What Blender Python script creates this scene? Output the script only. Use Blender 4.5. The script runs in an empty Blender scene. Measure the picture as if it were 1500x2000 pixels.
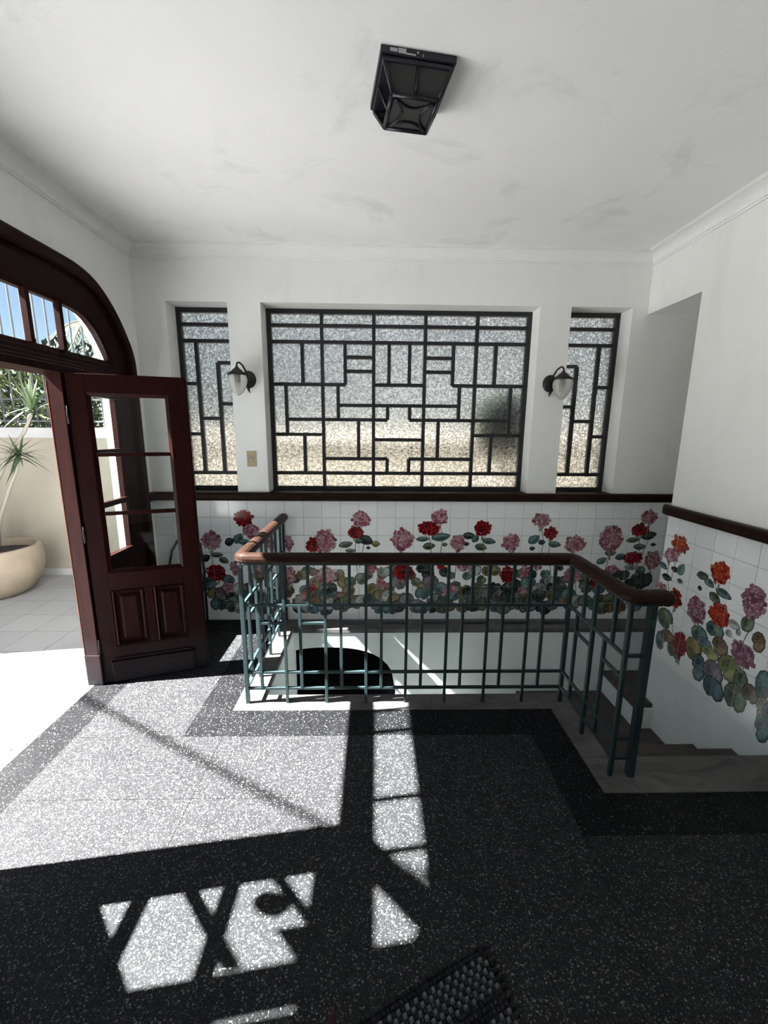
import bpy, bmesh, math, random
from mathutils import Vector, Matrix
sc = bpy.context.scene
COL = sc.collection
PI = math.pi
# ------------------------------------------------------------------ camera
FPX = 810.0
pitch, yaw, roll = math.radians(11.144), math.radians(1.2545), math.radians(0.448)
fw = Vector((math.sin(yaw)*math.cos(pitch), math.cos(yaw)*math.cos(pitch), -math.sin(pitch)))
rt = Vector((math.cos(yaw), -math.sin(yaw), 0)); up = rt.cross(fw)
r2 = rt*math.cos(roll) + up*math.sin(roll); u2 = up*math.cos(roll) - rt*math.sin(roll)
cd = bpy.data.cameras.new('camera'); cam = bpy.data.objects.new('camera', cd); COL.objects.link(cam)
cam.matrix_world = Matrix(((r2.x,u2.x,-fw.x,0),(r2.y,u2.y,-fw.y,0),(r2.z,u2.z,-fw.z,1.55),(0,0,0,1)))
cd.sensor_fit = 'VERTICAL'; cd.sensor_height = 36.0; cd.lens = FPX/2000*36.0
cd.clip_start = 0.02; cd.clip_end = 200
sc.camera = cam
# ------------------------------------------------------------------ sky, sun, exposure
SUN = Vector((1.0, 0.135, -1.134)).normalized()
w = bpy.data.worlds.new('World'); sc.world = w; w.use_nodes = True
nt = w.node_tree; nt.nodes.clear()
sky = nt.nodes.new('ShaderNodeTexSky'); sky.sky_type = 'NISHITA'; sky.sun_disc = False
sky.sun_elevation = math.radians(48.3); sky.sun_rotation = math.atan2(-1.0, -0.135)
sky.air_density = 1.0; sky.dust_density = 0.5; sky.ozone_density = 1.0
bg = nt.nodes.new('ShaderNodeBackground'); bg.inputs[1].default_value = 0.145
wo = nt.nodes.new('ShaderNodeOutputWorld')
nt.links.new(sky.outputs[0], bg.inputs[0]); nt.links.new(bg.outputs[0], wo.inputs[0])
sl = bpy.data.lights.new('sun', 'SUN'); sl.energy = 122.0; sl.angle = math.radians(0.53); sl.color = (1.0, 0.985, 0.965)
so = bpy.data.objects.new('sun', sl); COL.objects.link(so); so.rotation_euler = SUN.to_track_quat('-Z','Y').to_euler()
so.location = (-8, 0, 10)
vs = sc.view_settings
vs.view_transform = 'Standard'; vs.look = 'None'; vs.gamma = 1.0; vs.use_curve_mapping = False
vs.exposure = 0.12
sc.cycles.use_denoising = True
sc.cycles.max_bounces = 14; sc.cycles.diffuse_bounces = 8; sc.cycles.transparent_max_bounces = 24
sc.cycles.sample_clamp_indirect = 8.0

# ------------------------------------------------------------------ helpers
def tag(o, label=None, cat=None, group=None, kind=None):
    if label: o['label'] = label
    if cat: o['category'] = cat
    if group: o['group'] = group
    if kind: o['kind'] = kind
    return o
def link(name, me, parent=None):
    o = bpy.data.objects.new(name, me); COL.objects.link(o)
    if parent is not None: o.parent = parent
    return o
def mesh_of(bm, name, mats, smooth=False):
    me = bpy.data.meshes.new(name)
    bmesh.ops.recalc_face_normals(bm, faces=bm.faces[:])
    bm.to_mesh(me); bm.free()
    for m in (mats if isinstance(mats, (list, tuple)) else [mats]): me.materials.append(m)
    if smooth:
        me.polygons.foreach_set('use_smooth', [True]*len(me.polygons))
    return me
def obj(name, bm, mats, parent=None, smooth=False):
    return link(name, mesh_of(bm, name, mats, smooth), parent)
def empty(name, loc=(0,0,0), rz=0.0):
    o = bpy.data.objects.new(name, None); COL.objects.link(o); o.location = loc; o.rotation_euler = (0,0,rz)
    o.empty_display_size = 0.1
    return o
def box(bm, x0,x1,y0,y1,z0,z1, bev=0.0, mat=0):
    if x1<x0: x0,x1=x1,x0
    if y1<y0: y0,y1=y1,y0
    if z1<z0: z0,z1=z1,z0
    b = bmesh.new() if bev else bm
    v=[b.verts.new(p) for p in ((x0,y0,z0),(x1,y0,z0),(x1,y1,z0),(x0,y1,z0),(x0,y0,z1),(x1,y0,z1),(x1,y1,z1),(x0,y1,z1))]
    fs=[]
    for i in ((0,3,2,1),(4,5,6,7),(0,1,5,4),(1,2,6,5),(2,3,7,6),(3,0,4,7)):
        f=b.faces.new([v[k] for k in i]); f.material_index=mat; fs.append(f)
    if bev:
        bmesh.ops.bevel(b, geom=b.edges[:], offset=bev, segments=2, affect='EDGES', profile=0.6)
        merge(bm, b, mat)
    return bm
def merge(bm, b, mat=None):
    mp={}
    for v in b.verts: mp[v]=bm.verts.new(v.co)
    for f in b.faces:
        try:
            g=bm.faces.new([mp[v] for v in f.verts]); g.material_index = f.material_index if mat is None else mat; g.smooth=f.smooth
        except ValueError: pass
    b.free()
def newbox(*a, **k):
    return box(bmesh.new(), *a, **k)
def frame_of(d):
    d=d.normalized(); a=Vector((0,0,1)) if abs(d.z)<0.9 else Vector((1,0,0))
    x=d.cross(a).normalized(); return x, x.cross(d).normalized()
def tube(bm, pts, r, n=8, caps=True, mat=0):
    pts=[Vector(p) for p in pts]; rs = r if isinstance(r,(list,tuple)) else [r]*len(pts)
    rings=[]; px=None
    for i,p in enumerate(pts):
        d=(pts[min(i+1,len(pts)-1)]-pts[max(i-1,0)])
        x,y=frame_of(d)
        if px is not None:
            x=(px-d.normalized()*px.dot(d.normalized())); x=x.normalized() if x.length>1e-6 else frame_of(d)[0]
            y=x.cross(d.normalized()).normalized()
        px=x
        rings.append([bm.verts.new(p+(x*math.cos(2*PI*k/n)+y*math.sin(2*PI*k/n))*rs[i]) for k in range(n)])
    for a,b in zip(rings,rings[1:]):
        for k in range(n):
            f=bm.faces.new((a[k],a[(k+1)%n],b[(k+1)%n],b[k])); f.material_index=mat; f.smooth=True
    if caps:
        for q in (rings[0],rings[-1]):
            f=bm.faces.new(q); f.material_index=mat
    return bm
def sqbar(bm, p, q, s=0.016, sz=None):
    """square bar between two points, faces kept square to the world axes"""
    p,q=Vector(p),Vector(q); h=s/2
    lo=Vector((min(p.x,q.x),min(p.y,q.y),min(p.z,q.z))); hi=Vector((max(p.x,q.x),max(p.y,q.y),max(p.z,q.z)))
    d=[hi.x-lo.x,hi.y-lo.y,hi.z-lo.z]; ax=d.index(max(d))
    lo2=[lo.x-h,lo.y-h,lo.z-h]; hi2=[hi.x+h,hi.y+h,hi.z+h]
    lo2[ax]=lo[ax]; hi2[ax]=hi[ax]
    return box(bm, lo2[0],hi2[0],lo2[1],hi2[1],lo2[2],hi2[2], bev=0.0015)
def lathe(bm, prof, c=(0,0,0), n=24, mat=0, smooth=True):
    c=Vector(c); rings=[]
    for r,z in prof:
        if r<1e-5: rings.append([bm.verts.new(c+Vector((0,0,z)))])
        else: rings.append([bm.verts.new(c+Vector((r*math.cos(2*PI*k/n),r*math.sin(2*PI*k/n),z))) for k in range(n)])
    for a,b in zip(rings,rings[1:]):
        for k in range(n):
            q=[a[k%len(a)],a[(k+1)%len(a)],b[(k+1)%len(b)],b[k%len(b)]]
            q=list(dict.fromkeys(q))
            if len(q)>2:
                f=bm.faces.new(q); f.material_index=mat; f.smooth=smooth
    return bm
def sweep(bm, path, prof, closed_prof=True, caps=True, mat=0):
    """path: list of (pt, side_vec, up_vec); prof: list of (s,u)"""
    rings=[[bm.verts.new(p+s*a+u*b) for a,b in prof] for p,s,u in path]
    n=len(prof); m=n if closed_prof else n-1
    for A,B in zip(rings,rings[1:]):
        for k in range(m):
            f=bm.faces.new((A[k],A[(k+1)%n],B[(k+1)%n],B[k])); f.material_index=mat
    if caps and closed_prof:
        bm.faces.new(rings[0]); bm.faces.new(rings[-1])
    return bm
def polysolid(bm, pts, axis, a, b, mat=0):
    """2-D outline extruded along axis 'x','y' or 'z' from a to b"""
    def P(u,v,t): return {'x':(t,u,v),'y':(u,t,v),'z':(u,v,t)}[axis]
    A=[bm.verts.new(P(u,v,a)) for u,v in pts]; B=[bm.verts.new(P(u,v,b)) for u,v in pts]
    f=bm.faces.new(A); f.material_index=mat
    f=bm.faces.new(B); f.material_index=mat
    for i in range(len(pts)):
        f=bm.faces.new((A[i],A[(i+1)%len(pts)],B[(i+1)%len(pts)],B[i])); f.material_index=mat
    return bm

# ------------------------------------------------------------------ materials
def M(name, col=(0.5,0.5,0.5), rough=0.5, metal=0.0, coat=0.0, spec=0.5, trans=0.0, ior=1.45):
    m=bpy.data.materials.new(name); m.use_nodes=True; t=m.node_tree; b=t.nodes['Principled BSDF']
    b.inputs['Base Color'].default_value=(*col,1); b.inputs['Roughness'].default_value=rough
    b.inputs['Metallic'].default_value=metal; b.inputs['Coat Weight'].default_value=coat
    b.inputs['Specular IOR Level'].default_value=spec; b.inputs['Transmission Weight'].default_value=trans
    b.inputs['IOR'].default_value=ior
    return m,t,b
def node(t, kind, **k):
    n=t.nodes.new(kind)
    for a,v in k.items():
        if a.startswith('i_'):
            key=a[2:]; key=int(key) if key.isdigit() else key.replace('_',' ')
            n.inputs[key].default_value=v
        else: setattr(n,a,v)
    return n
def coords(t, scale=(1,1,1), obj=False):
    g=node(t,'ShaderNodeNewGeometry') if not obj else node(t,'ShaderNodeTexCoord')
    mp=node(t,'ShaderNodeMapping'); mp.inputs['Scale'].default_value=scale
    t.links.new(g.outputs['Position' if not obj else 'Object'], mp.inputs[0]); return mp.outputs[0]
def ramp(t, src, stops, interp='LINEAR'):
    r=node(t,'ShaderNodeValToRGB'); r.color_ramp.interpolation=interp
    e=r.color_ramp.elements
    while len(e)<len(stops): e.new(0.5)
    for x,(p,c) in zip(e,stops): x.position=p; x.color=(*c,1)
    t.links.new(src,r.inputs[0]); return r.outputs[0]
def bump(t,b,src,strength=0.2,dist=0.01):
    n=node(t,'ShaderNodeBump'); n.inputs['Strength'].default_value=strength; n.inputs['Distance'].default_value=dist
    t.links.new(src,n.inputs['Height']); t.links.new(n.outputs[0],b.inputs['Normal'])
def noise(t,vec,scale,detail=4,rough=0.55,dist=0.0):
    n=node(t,'ShaderNodeTexNoise'); n.inputs['Scale'].default_value=scale; n.inputs['Detail'].default_value=detail
    n.inputs['Roughness'].default_value=rough; n.inputs['Distortion'].default_value=dist
    t.links.new(vec,n.inputs['Vector']); return n.outputs[0]
def mixc(t,fac,a,b,mode='MIX'):
    n=node(t,'ShaderNodeMix',data_type='RGBA',blend_type=mode)
    for i,x in ((0,fac),(6,a),(7,b)):
        if hasattr(x,'is_output'): t.links.new(x,n.inputs[i])
        elif i==0: n.inputs[0].default_value=x
        else: n.inputs[i].default_value=(*x,1)
    return n.outputs[2]
def math_(t,op,a,b=None,c=None):
    n=node(t,'ShaderNodeMath',operation=op)
    for i,x in enumerate((a,b,c)):
        if x is None: continue
        if hasattr(x,'is_output'): t.links.new(x,n.inputs[i])
        else: n.inputs[i].default_value=x
    return n.outputs[0]

def plaster(name, c0, c1, scale=1.3, stain=None, bs=0.25):
    m,t,b=M(name,c0,0.85,spec=0.25)
    v=coords(t); n1=noise(t,v,scale,6,0.6)
    col=ramp(t,n1,[(0.35,c0),(0.65,c1)])
    if stain:
        n2=noise(t,coords(t,(1,1,0.45)),2.4,7,0.65,0.6)
        f=ramp(t,n2,[(0.56,(0,0,0)),(0.75,(1,1,1))])
        col=mixc(t,math_(t,'MULTIPLY',f,stain[1]),col,stain[0])
    t.links.new(col,b.inputs['Base Color'])
    bump(t,b,noise(t,v,38,6,0.6),bs,0.004)
    return m
m_wall=plaster('wall_plaster',(0.795,0.80,0.782),(0.845,0.85,0.835),stain=((0.635,0.645,0.62),0.4))
m_ceil=plaster('ceiling_plaster',(0.79,0.79,0.78),(0.85,0.85,0.84),scale=0.8,stain=((0.62,0.64,0.62),0.75))
m_well=plaster('stairwell_plaster',(0.68,0.73,0.72),(0.75,0.80,0.79),stain=((0.50,0.54,0.54),0.4))
m_cream=plaster('cream_render',(0.265,0.242,0.20),(0.305,0.28,0.235),stain=((0.27,0.25,0.21),0.5))
m_whitecap=plaster('white_coping',(0.36,0.36,0.37),(0.41,0.41,0.42))
m_corn=plaster('cornice_plaster',(0.79,0.79,0.78),(0.83,0.83,0.815),bs=0.1)

def wood(name,c0,c1,rough=0.42,axis=(14,14,1.2),dust=False):
    m,t,b=M(name,c0,rough,spec=0.07)
    v=coords(t,axis,obj=True); n1=noise(t,v,3.0,8,0.65,0.8)
    col=ramp(t,n1,[(0.3,c0),(0.7,c1)])
    if dust:
        g=node(t,'ShaderNodeNewGeometry'); sp=node(t,'ShaderNodeSeparateXYZ'); t.links.new(g.outputs['Position'],sp.inputs[0])
        hz=math_(t,'MULTIPLY_ADD',noise(t,coords(t),6,4),0.25,sp.outputs[2])
        col=mixc(t,ramp(t,hz,[(0.14,(0.75,)*3),(0.42,(0,0,0))]),col,(0.021,0.022,0.026))
    t.links.new(col,b.inputs['Base Color'])
    bump(t,b,n1,0.08,0.003); return m
m_wood=wood('mahogany',(0.0058,0.0012,0.0010),(0.0185,0.0034,0.0024),dust=True)
m_woodh=wood('mahogany_rail',(0.0095,0.0042,0.0031),(0.027,0.0138,0.0096),0.38,(3,3,14))
m_wood_red=wood('mahogany_sunlit_edge',(0.10,0.025,0.015),(0.22,0.075,0.045),0.45)  # brighter red stands for sun catching the post edge

def terrazzo(name, base, chips, dens, s1=95.0, dens2=0.35):
    m,t,b=M(name,base,0.5,spec=0.16)
    v=coords(t)
    def layer(scale,thr,rad,seed):
        vo=node(t,'ShaderNodeTexVoronoi'); vo.inputs['Scale'].default_value=scale; vo.inputs['Randomness'].default_value=1.0
        mp=node(t,'ShaderNodeMapping'); mp.inputs['Location'].default_value=(seed,seed*1.7,seed*0.3)
        t.links.new(v,mp.inputs[0]); t.links.new(mp.outputs[0],vo.inputs['Vector'])
        sep=node(t,'ShaderNodeSeparateColor'); t.links.new(vo.outputs['Color'],sep.inputs[0])
        keep=math_(t,'LESS_THAN',sep.outputs[0],thr)
        rr=math_(t,'MULTIPLY_ADD',sep.outputs[1],rad*0.7,rad*0.35)
        ins=math_(t,'LESS_THAN',vo.outputs['Distance'],rr)
        return math_(t,'MULTIPLY',keep,ins), sep.outputs[2]
    f1,k1=layer(s1,dens,0.62,1.3); f2,k2=layer(s1*2.1,dens2,0.6,7.7)
    c=mixc(t,f2,base,tuple(x*0.30 for x in chips))
    shade=ramp(t,k1,[(0.0,tuple(x*0.45 for x in chips)),(0.6,chips),(1.0,tuple(min(1,x*1.15) for x in chips))])
    c=mixc(t,f1,c,shade)
    t.links.new(c,b.inputs['Base Color']); 
    t.links.new(ramp(t,noise(t,v,7,5),[(0.3,(0.45,)*3),(0.7,(0.6,)*3)]),b.inputs['Roughness'])
    return m
m_field=terrazzo('terrazzo_grey',(0.0085,0.0088,0.0098),(0.135,0.135,0.136),0.24,190,0.50)
m_band=terrazzo('terrazzo_black',(0.0022,0.0024,0.0029),(0.11,0.11,0.111),0.095,190,0.16)
def simple(name,*a,**k): return M(name,*a,**k)[0]
m_joint=simple('dark_joint',(0.03,0.03,0.03),0.9)
def marble(name,c0,c1,c2):
    m,t,b=M(name,c0,0.45,spec=0.25); v=coords(t,(1.0,2.2,1.0)); n1=noise(t,v,3.2,9,0.65,1.6)
    t.links.new(ramp(t,n1,[(0.36,c2),(0.5,c0),(0.66,c1)]),b.inputs['Base Color']); return m
m_marble=marble('grey_marble',(0.088,0.085,0.083),(0.115,0.111,0.108),(0.055,0.053,0.052))
m_tread=marble('tread_marble',(0.062,0.052,0.050),(0.085,0.072,0.068),(0.038,0.032,0.031))
def tile_mat(name,c0,c1):
    m,t,b=M(name,c0,0.12,spec=0.5)
    oi=node(t,'ShaderNodeObjectInfo')
    t.links.new(mixc(t,oi.outputs['Random'],c0,c1),b.inputs['Base Color'])
    bump(t,b,noise(t,coords(t),5,3),0.06,0.01); return m
m_tile=tile_mat('glazed_tile',(0.79,0.81,0.805),(0.83,0.85,0.845))
m_grout=simple('grout',(0.30,0.31,0.305),0.9)
m_terr=tile_mat('terrace_tile',(0.225,0.225,0.228),(0.25,0.25,0.252)); m_terr.node_tree.nodes['Principled BSDF'].inputs['Roughness'].default_value=0.6
m_tgrout=simple('terrace_joint',(0.085,0.087,0.085),0.9)
m_green=simple('green_iron_paint',(0.018,0.031,0.033),0.42,spec=0.25)
m_black=simple('black_iron',(0.010,0.011,0.014),0.45)
m_lant=simple('lantern_iron',(0.007,0.008,0.013),0.40)
m_bronze=simple('dark_bronze',(0.020,0.017,0.016),0.45,0.3)
m_white=simple('white_metal',(0.72,0.73,0.75),0.45)
m_fence=simple('grey_white_iron',(0.085,0.092,0.10),0.5)
def clear_glass(name,refl=0.06,tint=(0.97,0.985,0.98)):
    m=bpy.data.materials.new(name); m.use_nodes=True; t=m.node_tree; t.nodes.clear()
    o=node(t,'ShaderNodeOutputMaterial'); tr=node(t,'ShaderNodeBsdfTransparent'); tr.inputs[0].default_value=(*tint,1)
    gl=node(t,'ShaderNodeBsdfGlossy'); gl.inputs['Roughness'].default_value=0.02; gl.inputs[0].default_value=(1,1,1,1)
    mx=node(t,'ShaderNodeMixShader'); mx.inputs[0].default_value=refl
    t.links.new(tr.outputs[0],mx.inputs[1]); t.links.new(gl.outputs[0],mx.inputs[2]); t.links.new(mx.outputs[0],o.inputs[0]); return m
m_clear=clear_glass('clear_glass',0.012)
def obscured():
    m,t,b=M('hammered_glass',(0.90,0.94,0.94),0.20,trans=1.0,ior=1.45)
    v=coords(t,(1,0.0,1)); n1=noise(t,v,62,2,0.5,1.2)
    t.links.new(ramp(t,n1,[(0.43,(0.42,0.42,0.415)),(0.57,(0.93,0.93,0.91))]),b.inputs['Base Color'])
    bump(t,b,n1,1.0,0.012); return m
m_obsc=obscured()
m_frost=M('frosted_shade',(0.80,0.80,0.76),0.35,trans=0.75,ior=1.2)[0]
m_lglass=M('smoky_lantern_glass',(0.075,0.075,0.073),0.3,trans=0.35,ior=1.2)[0]
m_beige=simple('yellowed_plastic',(0.42,0.34,0.20),0.5)
m_greyp=simple('grey_plastic',(0.28,0.27,0.24),0.5)
m_chip=simple('flaked_paint',(0.45,0.46,0.47),0.7)
m_soil=simple('potting_soil',(0.012,0.010,0.009),0.95)
m_void=simple('unlit_void_black',(0.0025,0.0025,0.003),1.0,spec=0.0)  # black stands for the darkness of the unlit arch opening
def pot_mat():
    m,t,b=M('stone_pot',(0.25,0.2,0.15),0.75); v=coords(t); n=noise(t,v,3.5,6,0.6)
    t.links.new(ramp(t,n,[(0.3,(0.19,0.155,0.115)),(0.7,(0.27,0.225,0.17))]),b.inputs['Base Color']); return m
m_pot=pot_mat()
def leaf_mat(name,c0,c1,rough=0.45):
    m,t,b=M(name,c0,rough)
    g=node(t,'ShaderNodeNewGeometry')
    t.links.new(ramp(t,g.outputs['Random Per Island'],[(0.1,c0),(0.9,c1)]),b.inputs['Base Color'])
    b.inputs['Transmission Weight'].default_value=0.0
    return m
m_leafA=leaf_mat('hedge_leaf_dark',(0.0045,0.012,0.005),(0.022,0.042,0.013))
m_leafB=leaf_mat('hedge_leaf_light',(0.018,0.034,0.008),(0.10,0.115,0.024))
m_drac=leaf_mat('dracaena_leaf',(0.020,0.034,0.018),(0.055,0.085,0.034))
m_palm=leaf_mat('palm_leaf',(0.12,0.13,0.075),(0.24,0.24,0.16))
m_bark=simple('pale_bark',(0.20,0.185,0.155),0.85)
m_rugA=simple('rug_grey',(0.10,0.108,0.116),0.95); m_rugB=simple('rug_black',(0.012,0.013,0.016),0.95)
m_rugR=simple('rug_maroon',(0.05,0.012,0.014),0.95)
m_cable=simple('black_rubber',(0.012,0.012,0.012),0.5)
m_ground=simple('garden_soil',(0.078,0.076,0.067),0.95)
m_cream_lit=plaster('cream_render_lit',(0.30,0.275,0.225),(0.345,0.315,0.26))  # lighter copy of the cream render, daylight put into the colour
m_bluegrey=plaster('pale_grey_render',(0.70,0.72,0.72),(0.76,0.78,0.78))
# ================================================================== STRUCTURE
XL, XR, D, ZC = -1.735, 2.0, 3.235, 2.80
YR = -2.6            # wall behind the camera
def struct(name, bm, mats, smooth=False, label=None):
    o=obj(name,bm,mats,None,smooth); o['kind']='structure'
    if label: o['label']=label
    return o
# ---- floor bed and terrazzo pieces
b=bmesh.new()
box(b,-1.72,-0.665,YR,3.235,-0.25,-0.006); box(b,-0.665,1.145,YR,2.20,-0.25,-0.006); box(b,1.145,XR,YR,1.69,-0.25,-0.006)
floor=struct('floor',b,m_joint,label='grey terrazzo floor with black bands inside the hall')
def slab(name,x0,x1,y0,y1,mat,parent,z1=0.0,z0=-0.006,g=0.0012,bev=0.0):
    return obj(name,newbox(x0+g,x1-g,y0+g,y1-g,z0,z1,bev=bev),mat,parent)
for r in ((-1.72,-1.53,YR,0.2),(-1.72,-1.53,0.2,1.70),(-1.72,-1.53,1.70,3.225),(-1.53,-0.793,3.03,3.225),(-0.98,-0.793,1.885,3.03),
          (-0.793,0.82,1.885,2.08),(0.82,1.005,1.33,2.08),(1.005,XR,1.33,1.52)):
    slab('terrazzo_band',*r,m_band,floor,g=0.0)
for r in ((-1.53,-0.98,2.08,3.03),(-1.53,-0.98,1.885,2.08),(-1.53,-0.78,1.517,1.885),(-0.78,0.82,1.517,1.885),(-1.53,-0.78,0.6,1.517),(-0.78,0.82,0.6,1.517),
          (0.82,XR,0.6,1.33),(-1.53,-0.78,-1.0,0.6),(-0.78,0.82,-1.0,0.6),(0.82,XR,-1.0,0.6),(-1.53,0.1,YR,-1.0),(0.1,XR,YR,-1.0)):
    slab('terrazzo_panel',*r,m_field,floor,g=0.0009)
def crack(pts,wd,parent):
    b=bmesh.new(); random.seed(4); P=[]
    for (x0,y0),(x1,y1) in zip(pts,pts[1:]):
        for k in range(8):
            f=k/8; P.append((x0+(x1-x0)*f+random.uniform(-.004,.004),y0+(y1-y0)*f))
    P.append(pts[-1])
    L=[b.verts.new((x-wd*random.uniform(.3,1),y,0.0004)) for x,y in P]; R=[b.verts.new((x+wd*random.uniform(.3,1),y,0.0004)) for x,y in P]
    for i in range(len(P)-1): b.faces.new((L[i],R[i],R[i+1],L[i+1]))
    obj('crack',b,m_joint,parent)
crack([(.512,1.864),(.503,1.58),(.524,1.382),(.518,1.241),(.503,1.106),(.49,.966),(.504,.906),(.52,.811),(.53,.5)],0.0028,floor)
# ---- marble curb round the stair well
b=bmesh.new()
for r in ((-0.793,-0.655,2.08,3.225),(-0.655,1.155,2.08,2.21),(1.005,1.150,1.52,2.08),(1.150,XR,1.52,1.70),(-0.645,2.46,3.06,3.225)):
    box(b,*r,-0.03,-0.004)
curb=struct('trim_1',b,m_joint,label='grey marble curb framing the stair well')
for r in ((-0.793,-0.645,2.22,2.72),(-0.793,-0.645,2.72,3.225),(-0.793,-0.30,2.08,2.22),(-0.30,0.33,2.08,2.22),(0.33,0.93,2.08,2.22),(0.93,1.165,2.08,2.22),
          (1.005,1.165,1.72,2.08),(1.005,1.165,1.52,1.72),(1.165,XR,1.52,1.725),(-0.645,0.25,3.045,3.225),(0.25,1.15,3.045,3.225),(1.15,1.87,3.045,3.225),(1.87,2.455,3.045,3.225)):
    obj('marble_slab',newbox(r[0]+.0008,r[1]-.0008,r[2]+.0008,r[3]-.0008,-0.028,0.004,bev=0.002),m_marble,curb)
# ---- arch curve of the door (y,z), centred on YC
YC=1.7535
def catmull(pts,n=6):
    out=[]
    for i in range(len(pts)-1):
        p0=pts[max(i-1,0)];p1=pts[i];p2=pts[i+1];p3=pts[min(i+2,len(pts)-1)]
        for k in range(n):
            t=k/n
            out.append(tuple(0.5*((2*p1[j])+(-p0[j]+p2[j])*t+(2*p0[j]-5*p1[j]+4*p2[j]-p3[j])*t*t+(-p0[j]+3*p1[j]-3*p2[j]+p3[j])*t**3) for j in (0,1)))
    out.append(pts[-1]); return out
_half=[(1.3635,1.90),(1.3620,1.985),(1.345,2.06),(1.3035,2.145),(1.1915,2.295),(1.0405,2.413),(0.8765,2.462),(0.66,2.47)]
_arc=catmull(_half,5)
OUT=[(-1.3635,0.0),(-1.3635,0.95)]+[(-a,z) for a,z in _arc]+[(a,z) for a,z in reversed(_arc)]+[(1.3635,0.95),(1.3635,0.0)]
def offs(curve,d):
    res=[]
    for i,(y,z) in enumerate(curve):
        p=curve[max(i-1,0)]; q=curve[min(i+1,len(curve)-1)]
        ty,tz=q[0]-p[0],q[1]-p[1]; L=math.hypot(ty,tz); res.append((y+tz/L*d, z-ty/L*d))
    return res
def archz(curve,y):
    y=abs(y); best=None
    for (y0,z0),(y1,z1) in zip(curve,curve[1:]):
        if abs(y1-y0)>1e-9 and min(y0,y1)-1e-9<=y<=max(y0,y1)+1e-9:
            z=z0+(z1-z0)*(y-y0)/(y1-y0); best=z if best is None else max(best,z)
    return best
MAS=offs(OUT,0.12)
# ---- left wall with the arched opening
b=bmesh.new(); X0=XL-0.15
hw=1.3635-0.12
box(b,X0,XL,YR-0.15,-2.0,-0.25,ZC+0.1); box(b,X0,XL,-0.4,YC-hw,-0.25,ZC+0.1); box(b,X0,XL,-2.0,-0.4,-0.25,0.85); box(b,X0,XL,-2.0,-0.4,2.30,ZC+0.1); box(b,X0,XL,YC+hw,D+0.28,-0.25,ZC+0.1)
arcpts=[(y,z) for y,z in MAS if z>1.80]
arcpts=[(-hw,1.85)]+[p for p in arcpts if abs(p[0])<hw-1e-6]+[(hw,1.85)]
top=[b.verts.new((XL,YC+y,z)) for y,z in arcpts]; topo=[b.verts.new((X0,YC+y,z)) for y,z in arcpts]
up1=[b.verts.new((XL,YC+y,ZC+0.1)) for y,z in arcpts]; upo=[b.verts.new((X0,YC+y,ZC+0.1)) for y,z in arcpts]
for i in range(len(arcpts)-1):
    b.faces.new((top[i],top[i+1],up1[i+1],up1[i])); b.faces.new((topo[i],topo[i+1],upo[i+1],upo[i])); b.faces.new((top[i],top[i+1],topo[i+1],topo[i]))
b.faces.new((up1+list(reversed(upo))))
wall_left=struct('wall_left',b,m_wall,label='white plaster wall around the arched doorway')
# ---- back wall with three recessed window openings
b=bmesh.new(); Y1=D+0.28
for x0,x1 in ((X0,-1.509),(-1.07,-0.832),(1.202,1.432),(1.886,3.75)): box(b,x0,x1,D,Y1,-0.60,ZC+0.1)
for x0,x1 in ((-1.509,-1.07),(-0.832,1.202),(1.432,1.886)):
    box(b,x0,x1,D,Y1,-0.02,1.062); box(b,x0,x1,D,Y1,2.447,ZC+0.1)
wall_back=struct('wall_back',b,m_wall,label='back wall with painted tile wainscot under three windows')
# ---- right wall, passage and lintel
b=bmesh.new()
box(b,XR,XR+0.15,YR-0.15,2.715,0.0,ZC+0.1); box(b,XR,XR+0.15,2.715,D,2.40,ZC+0.1)
wall_right=struct('wall_right',b,m_wall,label='white right wall above the stairs with painted tiles')
b=bmesh.new(); box(b,XR+0.15,3.75,2.56,2.715,-0.6,2.40); box(b,3.6,3.75,2.715,D,-0.6,2.40); box(b,XR+0.15,3.75,2.56,D,2.40,2.5)
struct('wall_passage',b,m_wall,label='plaster walls and soffit of the passage behind the right wall')
b=bmesh.new(); box(b,X0,XR+0.15,YR-0.15,YR,-0.25,ZC+0.1)
struct('wall_rear',b,m_wall)
b=bmesh.new(); box(b,X0-0.2,XR+0.3,YR-0.3,D+0.4,ZC,ZC+0.25)
ceiling=struct('ceiling',b,m_ceil,label='off-white plaster ceiling with faint damp stains')
# ---- cornice
prof=[(0,2.726),(0.012,2.726),(0.012,2.737),(0.022,2.737)]+[(0.022+0.062*(1-math.cos(a)),2.737+0.05*math.sin(a)) for a in (0.25,0.55,0.85,1.15,1.4,PI/2)]+[(0.092,2.787),(0.092,2.793),(0.10,2.793),(0.10,ZC+0.002),(0,ZC+0.002)]
def vz(x,y): return Vector((x,y,0))
U=Vector((0,0,1))
def cornice(pts):
    b=bmesh.new(); path=[]
    for i,(x,y,sx,sy) in enumerate(pts): path.append((vz(x,y),Vector((sx,sy,0)),U))
    sweep(b,path,prof); return b
struct('trim_2',cornice([(XL,YR,1,0),(XL,D,1,-1),(XR,D,-1,-1),(XR,YR,-1,0)]),m_corn,label='moulded plaster cornice between walls and ceiling')
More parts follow.
